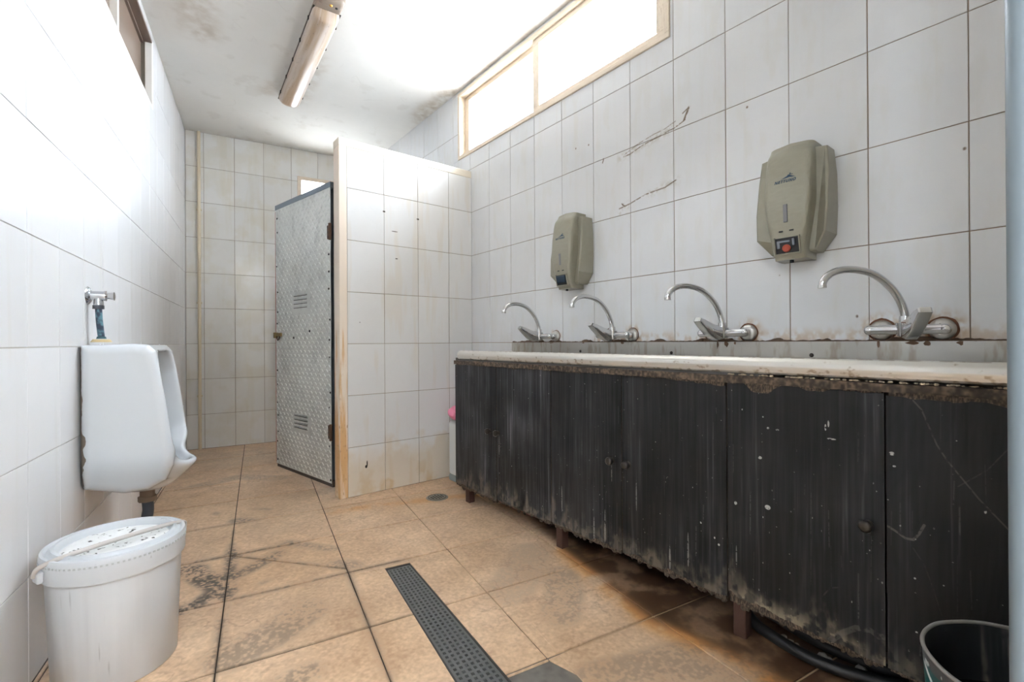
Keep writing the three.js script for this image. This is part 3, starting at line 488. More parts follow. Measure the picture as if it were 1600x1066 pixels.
function raggedSheet(z0, z1, yb, yt, k) {                  // the dark laminate: eaten away at its top and foot
  const sh = new THREE.Shape(), n = 60, q = (x, f, s) => fbm(x * f + s, s * 3.1 + k * 7, 4);
  const top = x => { const u = (x - z0) / (z1 - z0); let e = 0.002 + 0.014 * Math.max(0, q(x, 22, 3) - 0.35) + 0.004 * q(x, 160, 5);
    if (k === 4) e += 0.02 * sst(0.12, 0.2, u) * sst(0.4, 0.3, u) + 0.008 * sst(0.5, 0.58, u) * sst(0.72, 0.66, u); if (k === 5) e += 0.008 + 0.008 * sst(0.4, 0.6, u); if (k === 3) e += 0.008 * sst(0.3, 0.9, u); return yt - e; };
  const bot = x => yb + 0.006 + 0.03 * Math.max(0, q(x, 24, 11) - 0.42) + 0.006 * q(x, 140, 13) + (k === 4 ? 0.012 * sst(z0 + 0.25, z0 + 0.02, x) : 0);
  for (let i = 0; i <= n; i++) { const x = lerp(z0, z1, i / n), y = bot(x); i ? sh.lineTo(x, y) : sh.moveTo(x, y); }
  for (let i = n; i >= 0; i--) { const x = lerp(z0, z1, i / n); sh.lineTo(x, top(x)); }
  const g = new THREE.ExtrudeGeometry(sh, { depth: 0.0016, bevelEnabled: false }), p = g.attributes.position, uv = g.attributes.uv;
  for (let i = 0; i < p.count; i++) uv.setXY(i, (p.getX(i) - z0) / (z1 - z0), (p.getY(i) - yb) / (0.69 - yb));
  return g;
}
const knobGeo = lathe([[0, 0.024], [0.006, 0.0235], [0.0105, 0.02], [0.012, 0.015], [0.0105, 0.0105], [0.006, 0.008], [0.005, 0.004], [0.009, 0.001], [0.009, 0]], 20).scale(1.2, 1.15, 1.2).rotateX(Math.PI / 2);
const cabLabels = ['black wood-grain sink cabinet beside the floor drain', 'black wood-grain sink cabinet between its two neighbours', 'black wood-grain sink cabinet with paint spots behind the dark bucket'];
for (let c = 0; c < 3; c++) {
  const z0 = DOORS[2 * c][0], z1 = DOORS[2 * c + 1][1], zc = (z0 + z1) / 2, L = z1 - z0;
  const g = thing('sink_cabinet', cabLabels[c], 'cabinet', [XR, 0, zc], TR, 'cabinets under the trough sink');
  obj('body', [bx(0.016, 0.58, 0.30, -L / 2 + 0.009, 0.39, 0.165), bx(0.016, 0.58, 0.30, L / 2 - 0.009, 0.39, 0.165), bx(L - 0.04, 0.016, 0.30, 0, 0.112, 0.165), bx(L - 0.04, 0.58, 0.008, 0, 0.39, 0.02)], carcass, g);
  for (const k of [2 * c, 2 * c + 1]) {
    const [a, b, yb, kz] = DOORS[k];
    const d = obj('door', (() => { return new THREE.BoxGeometry(b - a - 0.009, 0.684 - yb - 0.004, 0.016).translate((a + b) / 2 - zc, (0.684 + yb + 0.004) / 2, FX - 0.0085); })(), chip, g);
    const lm = mat('#ffffff', 1, 0, { map: doorTexture(k), roughnessMap: roughWood, bumpMap: bumpWood, bumpScale: 0.0003, specularIntensity: 0.75 });
    part('laminate', raggedSheet(a, b, yb, 0.688, k).translate(-zc, 0, FX - 0.0006), lm, d, 'worn black wood-grain laminate');
    // frayed chipboard crumbs along the foot
    const q = rng(300 + k), cr = []; for (let i = 0; i < 46; i++) { const s = 0.002 + q() * 0.005; cr.push(new THREE.IcosahedronGeometry(s, 0).scale(1.6, 0.9 + q(), 0.9).rotateZ(q() * 3).translate(lerp(a + 0.012, b - 0.012, q()) - zc, yb + (q() - 0.3) * 0.012, FX - 0.004 - q() * 0.01)); }
    tag(obj('frayed_edge', cr, chip, d), 'frayed chipboard along the lower edge', null, null, 'stuff');
    if (kz !== null) obj('knob', knobGeo.clone().translate(kz - zc, k < 2 ? 0.388 : 0.393, FX), knobM, d);
  }
  const lz = [-1.94, -1.29, -0.6][c] - zc;
  for (const [x, z] of [[lz, FX - 0.03], [lz, 0.06], [L / 2 - 0.06, 0.06]]) obj('leg', rb(0.034, 0.108, 0.034, 0.003, x, 0.054, z), legM, g);
}
// ---------------------------------------------------------------- board on top of the cabinets
{
  const g = thing('worktop_board', 'rotten chipboard strip between the sink rim and the black cabinets', 'worktop', [XR, 0, 0], TR);
  const a = -2.027, b = 0.07, n = 220, sh = new THREE.Shape(); sh.moveTo(a, 0.7);
  for (let i = 0; i <= n; i++) { const x = lerp(a, b, i / n); sh.lineTo(x, 0.688 - 0.006 * fbm(x * 26, 2, 4) - 0.003 * fbm(x * 180, 7, 2)); }
  for (let i = n; i >= 0; i--) { const x = lerp(a, b, i / n); sh.lineTo(x, 0.7005 + 0.003 * fbm(x * 50, 5, 3)); }
  obj('board', new THREE.ExtrudeGeometry(sh, { depth: 0.03, bevelEnabled: false }).translate(0, 0, FX - 0.022), chip, g);
  part('edge_strip', rb(1.5, 0.0135, 0.02, 0.001, -1.27, 0.7085, FX - 0.009), mat('#4a4744', 0.7), g, 'dark grey edging');
  const q = rng(61), cr = []; for (let i = 0; i < 150; i++) { const s = 0.0012 + q() * 0.0028; cr.push(new THREE.IcosahedronGeometry(s, 0).scale(1.4, 0.8, 1.2).translate(lerp(-0.62, 0.05, q()), 0.7035 + s * 0.4, FX - 0.006 + q() * 0.012)); }
  tag(obj('crumbs', cr, mat('#b7a58c', 0.95), g), 'pale crumbs on the board', null, null, 'stuff');
}
// ---------------------------------------------------------------- steel trough sink
const steelMap = texture(1024, 256, [-2, 0.1, 0, 0.4], (x, y, o) => { const n = fbm(x * 5, y * 6, 4), s = fbm(x * 60, y * 14, 4), k = sst(0.5, 0.75, s) * 0.55 + sst(0.58, 0.75, n) * 0.3; const v = 180 + (n - 0.5) * 30; o[0] = v - k * 34; o[1] = v - 2 - k * 44; o[2] = v - 7 - k * 56; }, { repeat: true });
const steel = mat('#ffffff', 0.34, 0.9, { map: steelMap });
const rimMap = texture(1024, 64, [-2, 0.1, 0.7, 0.75], (x, y, o) => { const n = fbm(x * 6, y * 40, 4), s = fbm(x * 70, y * 90, 4), k = sst(0.6, 0.74, s + (0.718 - y) * 7) * 0.45; const v = 214 + (n - 0.5) * 16; o[0] = lerp(v, 120, k); o[1] = lerp(v - 3, 98, k); o[2] = lerp(v - 10, 74, k); }, { repeat: true });
{
  const g = thing('trough_sink', 'long stainless steel trough sink along the tiled wall', 'sink', [XR, 0, 0], TR);
  const a = -1.985, b = 0.1;
  const ext = (P, th) => { const v = P.map(p => new THREE.Vector2(...p)), off = v.map((p, i) => { const d = v[Math.min(i + 1, v.length - 1)].clone().sub(v[Math.max(i - 1, 0)]).normalize(); return new THREE.Vector2(p.x + d.y * th, p.y - d.x * th); }); const s = new THREE.Shape([...v, ...off.reverse()]); const e = new THREE.ExtrudeGeometry(s, { depth: b - a, bevelEnabled: false }).rotateY(Math.PI / 2).scale(1, 1, -1); const p = e.attributes.position; const ix = p.array; for (let i = 0; i < p.count; i += 3) for (let k = 0; k < 3; k++) { const A1 = (i + 1) * 3 + k, B1 = (i + 2) * 3 + k, t = ix[A1]; ix[A1] = ix[B1]; ix[B1] = t; } e.translate(a, 0, 0); const uv = e.attributes.uv; for (let i = 0; i < p.count; i++) uv.setXY(i, (p.getX(i) + 2) / 2.1, (p.getY(i) - 0.7) / 0.05); e.computeVertexNormals(); return toCreasedNormals(e, 0.6); };
  const rim = []; for (let i = 0; i <= 10; i++) { const t = i / 10 * Math.PI * 0.62; rim.push([0.330 + 0.0155 * Math.cos(t - 0.55) , 0.7305 + 0.0155 * Math.sin(t - 0.55)]); }
  obj('rim', ext([[0.338, 0.7145], [0.3425, 0.718], ...rim, [0.3285, 0.7458], [0.326, 0.742]], 0.006), mat('#ffffff', 0.3, 0.55, { map: rimMap }), g);
  obj('basin', ext([[0.327, 0.743], [0.3235, 0.735], [0.305, 0.712], [0.29, 0.7], [0.06, 0.694], [0.022, 0.703], [0.013, 0.72], [0.012, 0.74]], 0.003), steel, g);
  const bs = new THREE.BoxGeometry(b + 1.974, 0.05, 0.009).translate((b - 1.974) / 2, 0.7655, 0.0062); { const p = bs.attributes.position, uv = bs.attributes.uv; for (let i = 0; i < p.count; i++) uv.setXY(i, (p.getX(i) + 2) / 2.1, p.getY(i) / 0.4); }
  const back = obj('backsplash', bs, steel, g);
  part('end_rim', [rb(0.022, 0.016, 0.325, 0.004, a + 0.011, 0.737, 0.175), bx(0.004, 0.04, 0.29, a + 0.014, 0.716, 0.16)], mat('#ffffff', 0.35, 0.6, { map: rimMap }), g);
  for (const x of [-1.468, -1.001, -0.531]) obj('screw', new THREE.SphereGeometry(0.0062, 14, 10).scale(1, 1, 0.55).translate(x, 0.7495, 0.0115), mat('#3a332d', 0.5, 0.6), back);
  // crusted brown sealant where the steel meets the tiles
  const n = 420, B = new GB(), H = x => 0.0015 + 0.007 * sst(0.42, 0.75, fbm(x * 16, 4, 4)) + 0.003 * fbm(x * 120, 9, 2), D = x => 0.006 + 0.006 * fbm(x * 60, 3, 3);
  for (let i = 0; i < n; i++) { const x0 = lerp(-1.974, 0.1, i / n), x1 = lerp(-1.974, 0.1, (i + 1) / n), P = x => [[x, 0.7895, D(x)], [x, 0.7905 + H(x), D(x) * 0.7], [x, 0.7905 + H(x) * 1.25, 0]]; const p = P(x0), r = P(x1); B.quad(p[0], r[0], r[1], p[1]); B.quad(p[1], r[1], r[2], p[2]); }
  part('sealant', B.geo(), grimeM, g, 'crusted brown sealant line');
  const q = rng(71), crustM = mat('#6e5644', 0.95); for (const [x, w, l] of [[-0.79, 0.01, 0.02], [-0.82, 0.004, 0.03], [-0.76, 0.005, 0.012], [-0.3, 0.016, 0.012], [-0.27, 0.01, 0.018], [-0.37, 0.004, 0.02], [-0.21, 0.008, 0.012], [-1.23, 0.012, 0.007], [-1.45, 0.008, 0.006], [-1.66, 0.02, 0.005]]) { const s = new THREE.Shape(); for (let i = 0; i < 10; i++) { const t = i / 10 * Math.PI * 2, k = 0.7 + 0.5 * q(); const px = x + Math.cos(t) * w * k * 0.8, py = 0.7895 - l * 0.3 + Math.sin(t) * l * 0.45 * k * (Math.sin(t) < 0 ? 0.6 + 0.8 * q() : 1); i ? s.lineTo(px, py) : s.moveTo(px, py); } part('rust_crust', new THREE.ExtrudeGeometry(s, { depth: 0.001, bevelEnabled: false }).translate(0, 0, 0.0108), crustM, back, 'flaking rust below the taps'); }
}
// ---------------------------------------------------------------- wall taps
const flangeGeo = lathe([[0.012, 0.014], [0.017, 0.013], [0.024, 0.008], [0.0275, 0.003], [0.0275, 0], [0, 0]], 32).rotateX(Math.PI / 2);
const tapLabels = ['chrome swan-neck wall tap beside the tiled cubicle wall', 'chrome swan-neck wall tap below the soap dispenser with the dark button', 'chrome swan-neck wall tap with one rusty flange, next to the double-flanged tap', 'chrome swan-neck wall tap with both flanges rust-ringed, beyond the broken soap dispenser'];
[[-1.70, 3, -10, 0.3], [-1.246, 8, -12, 0.3], [-0.78, 23, -15, 0.8], [-0.304, 39, 30, 1]].forEach(([z, spin, lev, rust], i) => {
  const g = thing('wall_tap', tapLabels[i], 'tap', [XR, 0.82, z], TR, 'taps over the trough sink');
  const q = rng(500 + i);
  for (const s of [-1, 1]) {
    const f = part('flange', flangeGeo.clone().translate(s * 0.061, 0, 0.0005), dullChrome, g);
    const ring = new THREE.TorusGeometry(0.0285, 0.0026 * (0.4 + rust), 6, 40); { const p = ring.attributes.position; for (let k = 0; k < p.count; k++) { const a = Math.atan2(p.getY(k), p.getX(k)), m = 1 + 0.12 * rust * (fbm(a * 2.5 + 9 + i * 3 + s, 3, 3) - 0.45); p.setX(k, p.getX(k) * m); p.setY(k, p.getY(k) * m); p.setZ(k, p.getZ(k) * 0.6); } ring.computeVertexNormals(); }
    part('rust_ring', ring.translate(s * 0.061, 0, 0.001), rustM, f, 'rusty crust round the flange');
    part('inlet', [new THREE.CylinderGeometry(0.0115, 0.0115, 0.046, 20).rotateX(Math.PI / 2).translate(s * 0.061, 0, 0.035), new THREE.CylinderGeometry(0.0145, 0.0145, 0.011, 6).rotateX(Math.PI / 2).translate(s * 0.061, 0, 0.025)], chrome, g);
  }
  part('body', [new THREE.CylinderGeometry(0.0125, 0.0125, 0.148, 24).rotateZ(Math.PI / 2).translate(0, 0, 0.056), new THREE.SphereGeometry(0.0135, 16, 12).translate(-0.074, 0, 0.056), new THREE.SphereGeometry(0.0135, 16, 12).translate(0.074, 0, 0.056), cyl(0.018, 0.02, 0.034, 0, 0, 0.056, 28), cyl(0.0135, 0.0125, 0.02, 0, 0.024, 0.056, 24)], chrome, g);
  const sp = THREE.MathUtils.degToRad(spin), px = (r, h) => [-r * Math.sin(sp), h, 0.056 + r * Math.cos(sp)];
  const path = [[0, 0.026], [0.003, 0.045], [0.012, 0.07], [0.033, 0.103], [0.075, 0.138], [0.12, 0.152], [0.16, 0.152], [0.19, 0.141], [0.205, 0.125], [0.209, 0.112]];
  const s = part('spout', tube(path.map(p => px(...p)), 0.0092, 72, 16), chrome, g);
  const e = px(0.209, 0.111); obj('nozzle', [cyl(0.0102, 0.0098, 0.008, e[0], e[1], e[2], 20)], dullChrome, s);
  const sh = new THREE.Shape(); [[-0.014, -0.014], [0.022, -0.021], [0.05, -0.008], [0.083, 0.022], [0.098, 0.038], [0.094, 0.045], [0.075, 0.04], [0.04, 0.026], [0.008, 0.018], [-0.012, 0.012]].forEach((p, k) => k ? sh.lineTo(...p) : sh.moveTo(...p));
  const lv = new THREE.ExtrudeGeometry(sh, { depth: 0.018, bevelEnabled: true, bevelSize: 0.004, bevelThickness: 0.005, bevelSegments: 3 }).translate(0, 0, -0.009).rotateY(-Math.PI / 2);
  obj('lever', toCreasedNormals(lv, 0.5).translate(0, 0, 0.012).rotateY(THREE.MathUtils.degToRad(lev)).translate(0, 0.0, 0.056), chrome, g);
});
// ---------------------------------------------------------------- soap dispensers
const font = await new FontLoader().loadAsync('fonts/droid/droid_sans_bold.typeface.json');
const dispMap = texture(256, 256, [0, 1, 0, 1], (x, y, o) => { const n = fbm(x * 7, y * 7, 4), f = fbm(x * 60, y * 60, 3); o[0] = 148 + (n - 0.5) * 12 + (f - 0.5) * 8; o[1] = 144 + (n - 0.5) * 12 + (f - 0.5) * 8; o[2] = 128 + (n - 0.5) * 12 + (f - 0.5) * 8; }, { repeat: true });
const dispM = mat('#ffffff', 0.38, 0.15, { map: dispMap }), dispDark = mat('#7f7b6c', 0.5, 0.1), inkM = mat('#1d3c55', 0.6), slotDark = mat('#1a1b1d', 0.5);
function dispenser(z, label, broken) {
  const g = thing('soap_dispenser', label, 'soap dispenser', [XR, 1.196, z], TR, 'soap dispensers on the tiled wall');
  // wings: side silhouettes with the clipped lower corners
  const sh = new THREE.Shape(); [[-0.06, -0.145], [-0.093, -0.098], [-0.0965, -0.02], [-0.095, 0.075], [-0.088, 0.148], [0, 0.163], [0.088, 0.148], [0.095, 0.075], [0.0965, -0.02], [0.093, -0.098], [0.06, -0.145]].forEach((p, k) => k ? sh.lineTo(...p) : sh.moveTo(...p));
  const wing = new THREE.ExtrudeGeometry(sh, { depth: 0.056, bevelEnabled: true, bevelSize: 0.005, bevelThickness: 0.006, bevelSegments: 2, bevelOffset: -0.005 }).translate(0, 0, 0.006);
  { const p = wing.attributes.position; for (let i = 0; i < p.count; i++) { const y = p.getY(i), zz = p.getZ(i); if (zz > 0.04) p.setZ(i, zz * (0.96 + 0.42 * sst(0.16, -0.1, y)) - 0.028 * sst(-0.09, -0.15, y)); } wing.computeVertexNormals(); }
  obj('housing', toCreasedNormals(wing, 0.3), dispM, g);
  // cover: lofted shell, wide at the top, narrowing to the snout
  const rows = 40, cols = 24, P = [], U = [], I = [];
  const prof = y => { const u = (y + 0.165) / 0.335; const w = lerp(0.043, 0.0625, sst(0.0, 0.55, u)) - 0.004 * sst(0.85, 1, u), top = sst(1.0, 0.9, u), d = 0.082 + 0.034 * Math.sin(Math.PI * Math.min(1, Math.max(0, 0.88 - u * 0.82))) - 0.006 * sst(0.1, 0, u); return [w, d * (0.84 + 0.16 * top)]; };
  for (let j = 0; j <= rows; j++) { const y = -0.165 + 0.335 * j / rows, [w, d] = prof(y);
    for (let i = 0; i <= cols; i++) { const t = i / cols * 2 - 1, a = t * Math.PI / 2, n = 0.16; const x = w * Math.sign(Math.sin(a)) * Math.abs(Math.sin(a)) ** n, zz = 0.012 + (d - 0.012) * Math.abs(Math.cos(a)) ** (n * 0.8); const dome = 0.007 * (1 - (x / w) ** 2) * sst(0.8, 1, j / rows); P.push(x, y + dome, zz + 0.004 * (1 - (x / w) ** 2)); U.push(i / cols, j / rows); } }
  for (let j = 0; j < rows; j++) for (let i = 0; i < cols; i++) { const a = j * (cols + 1) + i; I.push(a, a + 1, a + cols + 2, a, a + cols + 2, a + cols + 1); }
  // close top and foot
  for (const j of [0, rows]) { const c = P.length / 3, y = P[j * (cols + 1) * 3 + 1]; P.push(0, y, 0.02); U.push(0.5, 0.5); for (let i = 0; i < cols; i++) { const a = j * (cols + 1) + i; j ? I.push(c, a, a + 1) : I.push(c, a + 1, a); } }
  const cg = new THREE.BufferGeometry(); cg.setAttribute('position', new THREE.Float32BufferAttribute(P, 3)); cg.setAttribute('uv', new THREE.Float32BufferAttribute(U, 2)); cg.setIndex(I); cg.computeVertexNormals();
  const cov = obj('cover', toCreasedNormals(cg, 0.45), dispM, g);
  const face = y => prof(y)[1] + 0.004;
  const on = (y, lift = 0) => { const m = new THREE.Matrix4().makeRotationX(-Math.atan2(face(y - 0.01) - face(y + 0.01), 0.02)); return m.setPosition(0, y, face(y) + lift); };
  part('level_window', rb(0.0115, 0.052, 0.005, 0.002).applyMatrix4(on(-0.035, -0.0005)), mat('#77767a', 0.3), cov, 'grey level window');
  for (const s of [-1, 1]) obj('keyhole', rb(0.011, 0.004, 0.003, 0.001, s * 0.014, 0, 0).applyMatrix4(on(-0.085, 0.0002)), slotDark, cov);
  // lettering and the little figure over it
  const tg = new TextGeometry('NETTUNO', { font, size: 0.0072, depth: 0.0005, curveSegments: 3, bevelEnabled: false }); tg.computeBoundingBox(); const tw = tg.boundingBox.max.x;
  const logo = [tg.applyMatrix4(new THREE.Matrix4().makeShear(0, 0, 0.22, 0, 0, 0)).scale(1.04, 1, 1).translate(-tw / 2 - 0.003, -0.006, 0)];
  const fig = new THREE.Shape(); fig.moveTo(-0.012, 0.003); fig.quadraticCurveTo(0.002, 0.008, 0.008, 0.0125); fig.lineTo(0.009, 0.0105); fig.quadraticCurveTo(0.016, 0.006, 0.022, 0.004); fig.quadraticCurveTo(0.012, 0.0045, 0.009, 0.0055); fig.quadraticCurveTo(0.0, 0.0045, -0.012, 0.003);
  logo.push(new THREE.ExtrudeGeometry(fig, { depth: 0.0005, bevelEnabled: false }), new THREE.CylinderGeometry(0.0017, 0.0017, 0.0005, 12).rotateX(Math.PI / 2).translate(0.0095, 0.0142, 0.0003), bx(0.012, 0.0011, 0.0005, 0.0095, 0.0115, 0.0003));
  part('lettering', logo.map(l => l.scale(1.18, 1.18, 1).applyMatrix4(on(0.062, 0.0004))), inkM, cov, 'dark blue printed name and figure');
  // mouth
  const mo = part('mouth', [rb(0.062, 0.046, 0.006, 0.002, 0, 0, 0)].map(m => m.applyMatrix4(on(-0.126, -0.0015))), slotDark, cov, broken ? 'open dark mouth with its button gone' : 'dark mouth');
  obj('lip', [rb(0.07, 0.005, 0.008, 0.002, 0, -0.0245, 0), rb(0.004, 0.05, 0.008, 0.0015, -0.033, 0, 0), rb(0.004, 0.05, 0.008, 0.0015, 0.033, 0, 0)].map(m => m.applyMatrix4(on(-0.126, 0.0005))), dispM, mo);
  if (broken) { part('nozzle', [new THREE.TorusGeometry(0.0085, 0.003, 10, 24).translate(0, -0.008, 0.007), new THREE.CylinderGeometry(0.007, 0.008, 0.012, 18).rotateX(Math.PI / 2).translate(0, -0.008, 0.003)].map(m => m.applyMatrix4(on(-0.126))), mat('#a8452c', 0.4), mo, 'red pump nozzle'); part('bracket', [rb(0.03, 0.006, 0.006, 0.002, -0.006, 0.012, 0.003), rb(0.006, 0.02, 0.006, 0.002, 0.018, 0.008, 0.003), rb(0.008, 0.022, 0.006, 0.002, -0.022, 0.004, 0.003)].map(m => m.applyMatrix4(on(-0.126))), mat('#7d828a', 0.35), mo); }
  else part('push_button', [rb(0.054, 0.034, 0.012, 0.005, 0, 0.004, 0.004)].map(m => m.applyMatrix4(on(-0.126))), mat('#31404f', 0.12, 0.2), mo, 'smoky blue push button');
  part('spout', cyl(0.006, 0.005, 0.01, 0, -0.168, 0.075, 14), slotDark, g);
  return g;
}
dispenser(-1.488, 'beige soap dispenser with its dark push button in place', false);
dispenser(-0.559, 'beige soap dispenser with a gaping mouth and red nozzle', true);

// ---------------------------------------------------------------- urinal
const porcelain = mat(new THREE.Color(0.70, 0.73, 0.76), 0.1, 0, { clearcoat: 0.5, clearcoatRoughness: 0.05 });
{
  const sC = 1.482 + 0.511, p = W(TL, sC), hw = 0.178;
  const g = thing('urinal', 'white porcelain urinal hung on the tiled wall', 'urinal', [p.x, 0, p.z], Math.PI / 2 - A);
  const side = [[0.002, 0.792], [0.13, 0.796], [0.165, 0.792], [0.184, 0.772], [0.202, 0.70], [0.217, 0.60], [0.229, 0.50], [0.233, 0.45], [0.226, 0.40], [0.205, 0.352], [0.16, 0.327], [0.10, 0.324], [0.002, 0.352]];
  const f = (x, y, z) => {
    const d2 = sdPoly(side, z, y), hwY = hw - 0.03 * sst(0.46, 0.32, y) ** 1.5;
    let body = smax(d2 + 0.012, Math.abs(x) - hwY + 0.012, 0.03) - 0.012;
    // bowl and lip standing out below
    const bz = (z - 0.135) / 0.148, bxn = x / 0.122, k = Math.hypot(bxn, bz), taper = lerp(0.45, 1, sst(0.285, 0.4, y));
    let bowl = smax((k - taper) * 0.11, y - (0.402 - 0.01 * Math.max(0, z - 0.2) / 0.08), 0.02); bowl = smax(bowl, 0.3 - y, 0.03); bowl = smax(bowl, -z + 0.002, 0.005);
    let o = smin(body, bowl, 0.035);
    // the niche, open to the front, and the hollow of the bowl
    const ny = Math.max(y - 0.768, 0.43 - y), cav = smax(smax(Math.abs(x) - hwY + 0.02, ny, 0.09), 0.04 + 0.035 * sst(0.5, 0.8, y) - z, 0.06);
    const hol = (Math.hypot(x / 0.1, (z - 0.135) / 0.128, (y - 0.425) / 0.095) - 1) * 0.085;
    o = smax(o, -smin(cav, hol, 0.03), 0.012);
    return smax(o, 0.0015 - z, 0.002);
  };
  const ug = surfaceNets(f, [-0.19, 0.28, -0.008], [0.19, 0.812, 0.3], 0.0045);
  obj('bowl', ug, porcelain, g);
  // mouldy sealant along the joint with the wall
  // mouldy sealant smeared along the joint with the wall
  const face = (y, z) => { let x = -0.2; while (x < 0 && f(x, y, z) > 0) x += 0.0005; return x - 0.0007; }, SB2 = new GB(), wid = y => 0.004 + 0.012 * sst(0.4, 0.7, fbm(y * 16, 3, 4)) * sst(0.72, 0.5, y) + 0.004 * fbm(y * 90, 8, 3);
  for (let i = 0; i < 110; i++) { const y0 = lerp(0.365, 0.785, i / 110), y1 = lerp(0.365, 0.785, (i + 1) / 110); for (let k = 0; k < 4; k++) { const z = (y, j) => 0.0018 + wid(y) * j / 4, P = (y, j) => [face(y, z(y, j)), y, z(y, j)]; SB2.quad(P(y0, k), P(y0, k + 1), P(y1, k + 1), P(y1, k)); } }
  part('sealant', SB2.geo(), mat('#7d7267', 0.95, 0, { side: THREE.DoubleSide }), g, 'mouldy grey-brown sealant along the wall');
  const dr = part('drain_coupling', [cyl(0.022, 0.033, 0.018, 0, 0.302, 0.135, 28), cyl(0.021, 0.021, 0.02, 0, 0.284, 0.135, 28), cyl(0.027, 0.027, 0.016, 0, 0.266, 0.135, 8)], mat('#8a7764', 0.7, 0.2), g, 'corroded drain coupling');
  part('drain_pipe', tube([[0, 0.262, 0.135], [0.002, 0.22, 0.136], [0.01, 0.17, 0.12], [0.015, 0.13, 0.07], [0.015, 0.125, 0.002]], 0.0165, 40, 16), mat('#3f4349', 0.5), g, 'dark grey waste pipe');
}
// ---------------------------------------------------------------- flush valve over the urinal
{
  const p = W(TL, 1.482 + 0.436), g = thing('flush_valve', 'chrome push-button flush valve with a dark pipe over the urinal', 'flush valve', [p.x, 0.948, p.z], Math.PI / 2 - A);
  const teal = texture(32, 128, [0, 0.1, 0, 0.1], (x, y, o) => { const n = fbm(x * 90, y * 60, 3), k = sst(0.35, 0.7, n); o[0] = lerp(52, 92, k); o[1] = lerp(62, 132, k); o[2] = lerp(78, 142, k); }, { repeat: true });
  const c2 = mat(new THREE.Color(0.62, 0.64, 0.67), 0.25, 1);
  const rx = g_ => g_.rotateX(Math.PI / 2);
  obj('escutcheon', lathe([[0.0, 0.010], [0.016, 0.009], [0.026, 0.004], [0.0285, 0.0005], [0, 0.0005]], 32).rotateX(Math.PI / 2), c2, g);
  obj('body', [rx(new THREE.CylinderGeometry(0.0145, 0.0145, 0.036, 24)).translate(0, 0, 0.024), new THREE.CylinderGeometry(0.0115, 0.013, 0.03, 20).translate(0, -0.016, 0.026)], c2, g);
  obj('push_button', [rx(new THREE.CylinderGeometry(0.0165, 0.0165, 0.004, 20)).translate(0, 0, 0.043), rx(new THREE.CylinderGeometry(0.0135, 0.009, 0.02, 24)).translate(0, 0, 0.055)], chrome, g);
  obj('union_nut', new THREE.CylinderGeometry(0.015, 0.015, 0.012, 6).translate(0, -0.036, 0.026), mat('#51545a', 0.4, 0.7), g);
  part('flush_pipe', tube([[0, -0.036, 0.026], [0.001, -0.08, 0.028], [0.004, -0.132, 0.032]], 0.0088, 24, 14), mat('#ffffff', 0.5, 0.2, { map: teal }), g, 'weathered blue-green flush pipe');
  obj('collar', cyl(0.013, 0.011, 0.007, 0.004, -0.133, 0.032, 18), mat('#3c5d63', 0.5, 0.3), g);
  part('washer', cyl(0.027, 0.021, 0.009, 0.004, -0.1425, 0.032, 24), mat('#cdb88c', 0.85), g, 'yellowed putty washer');
}
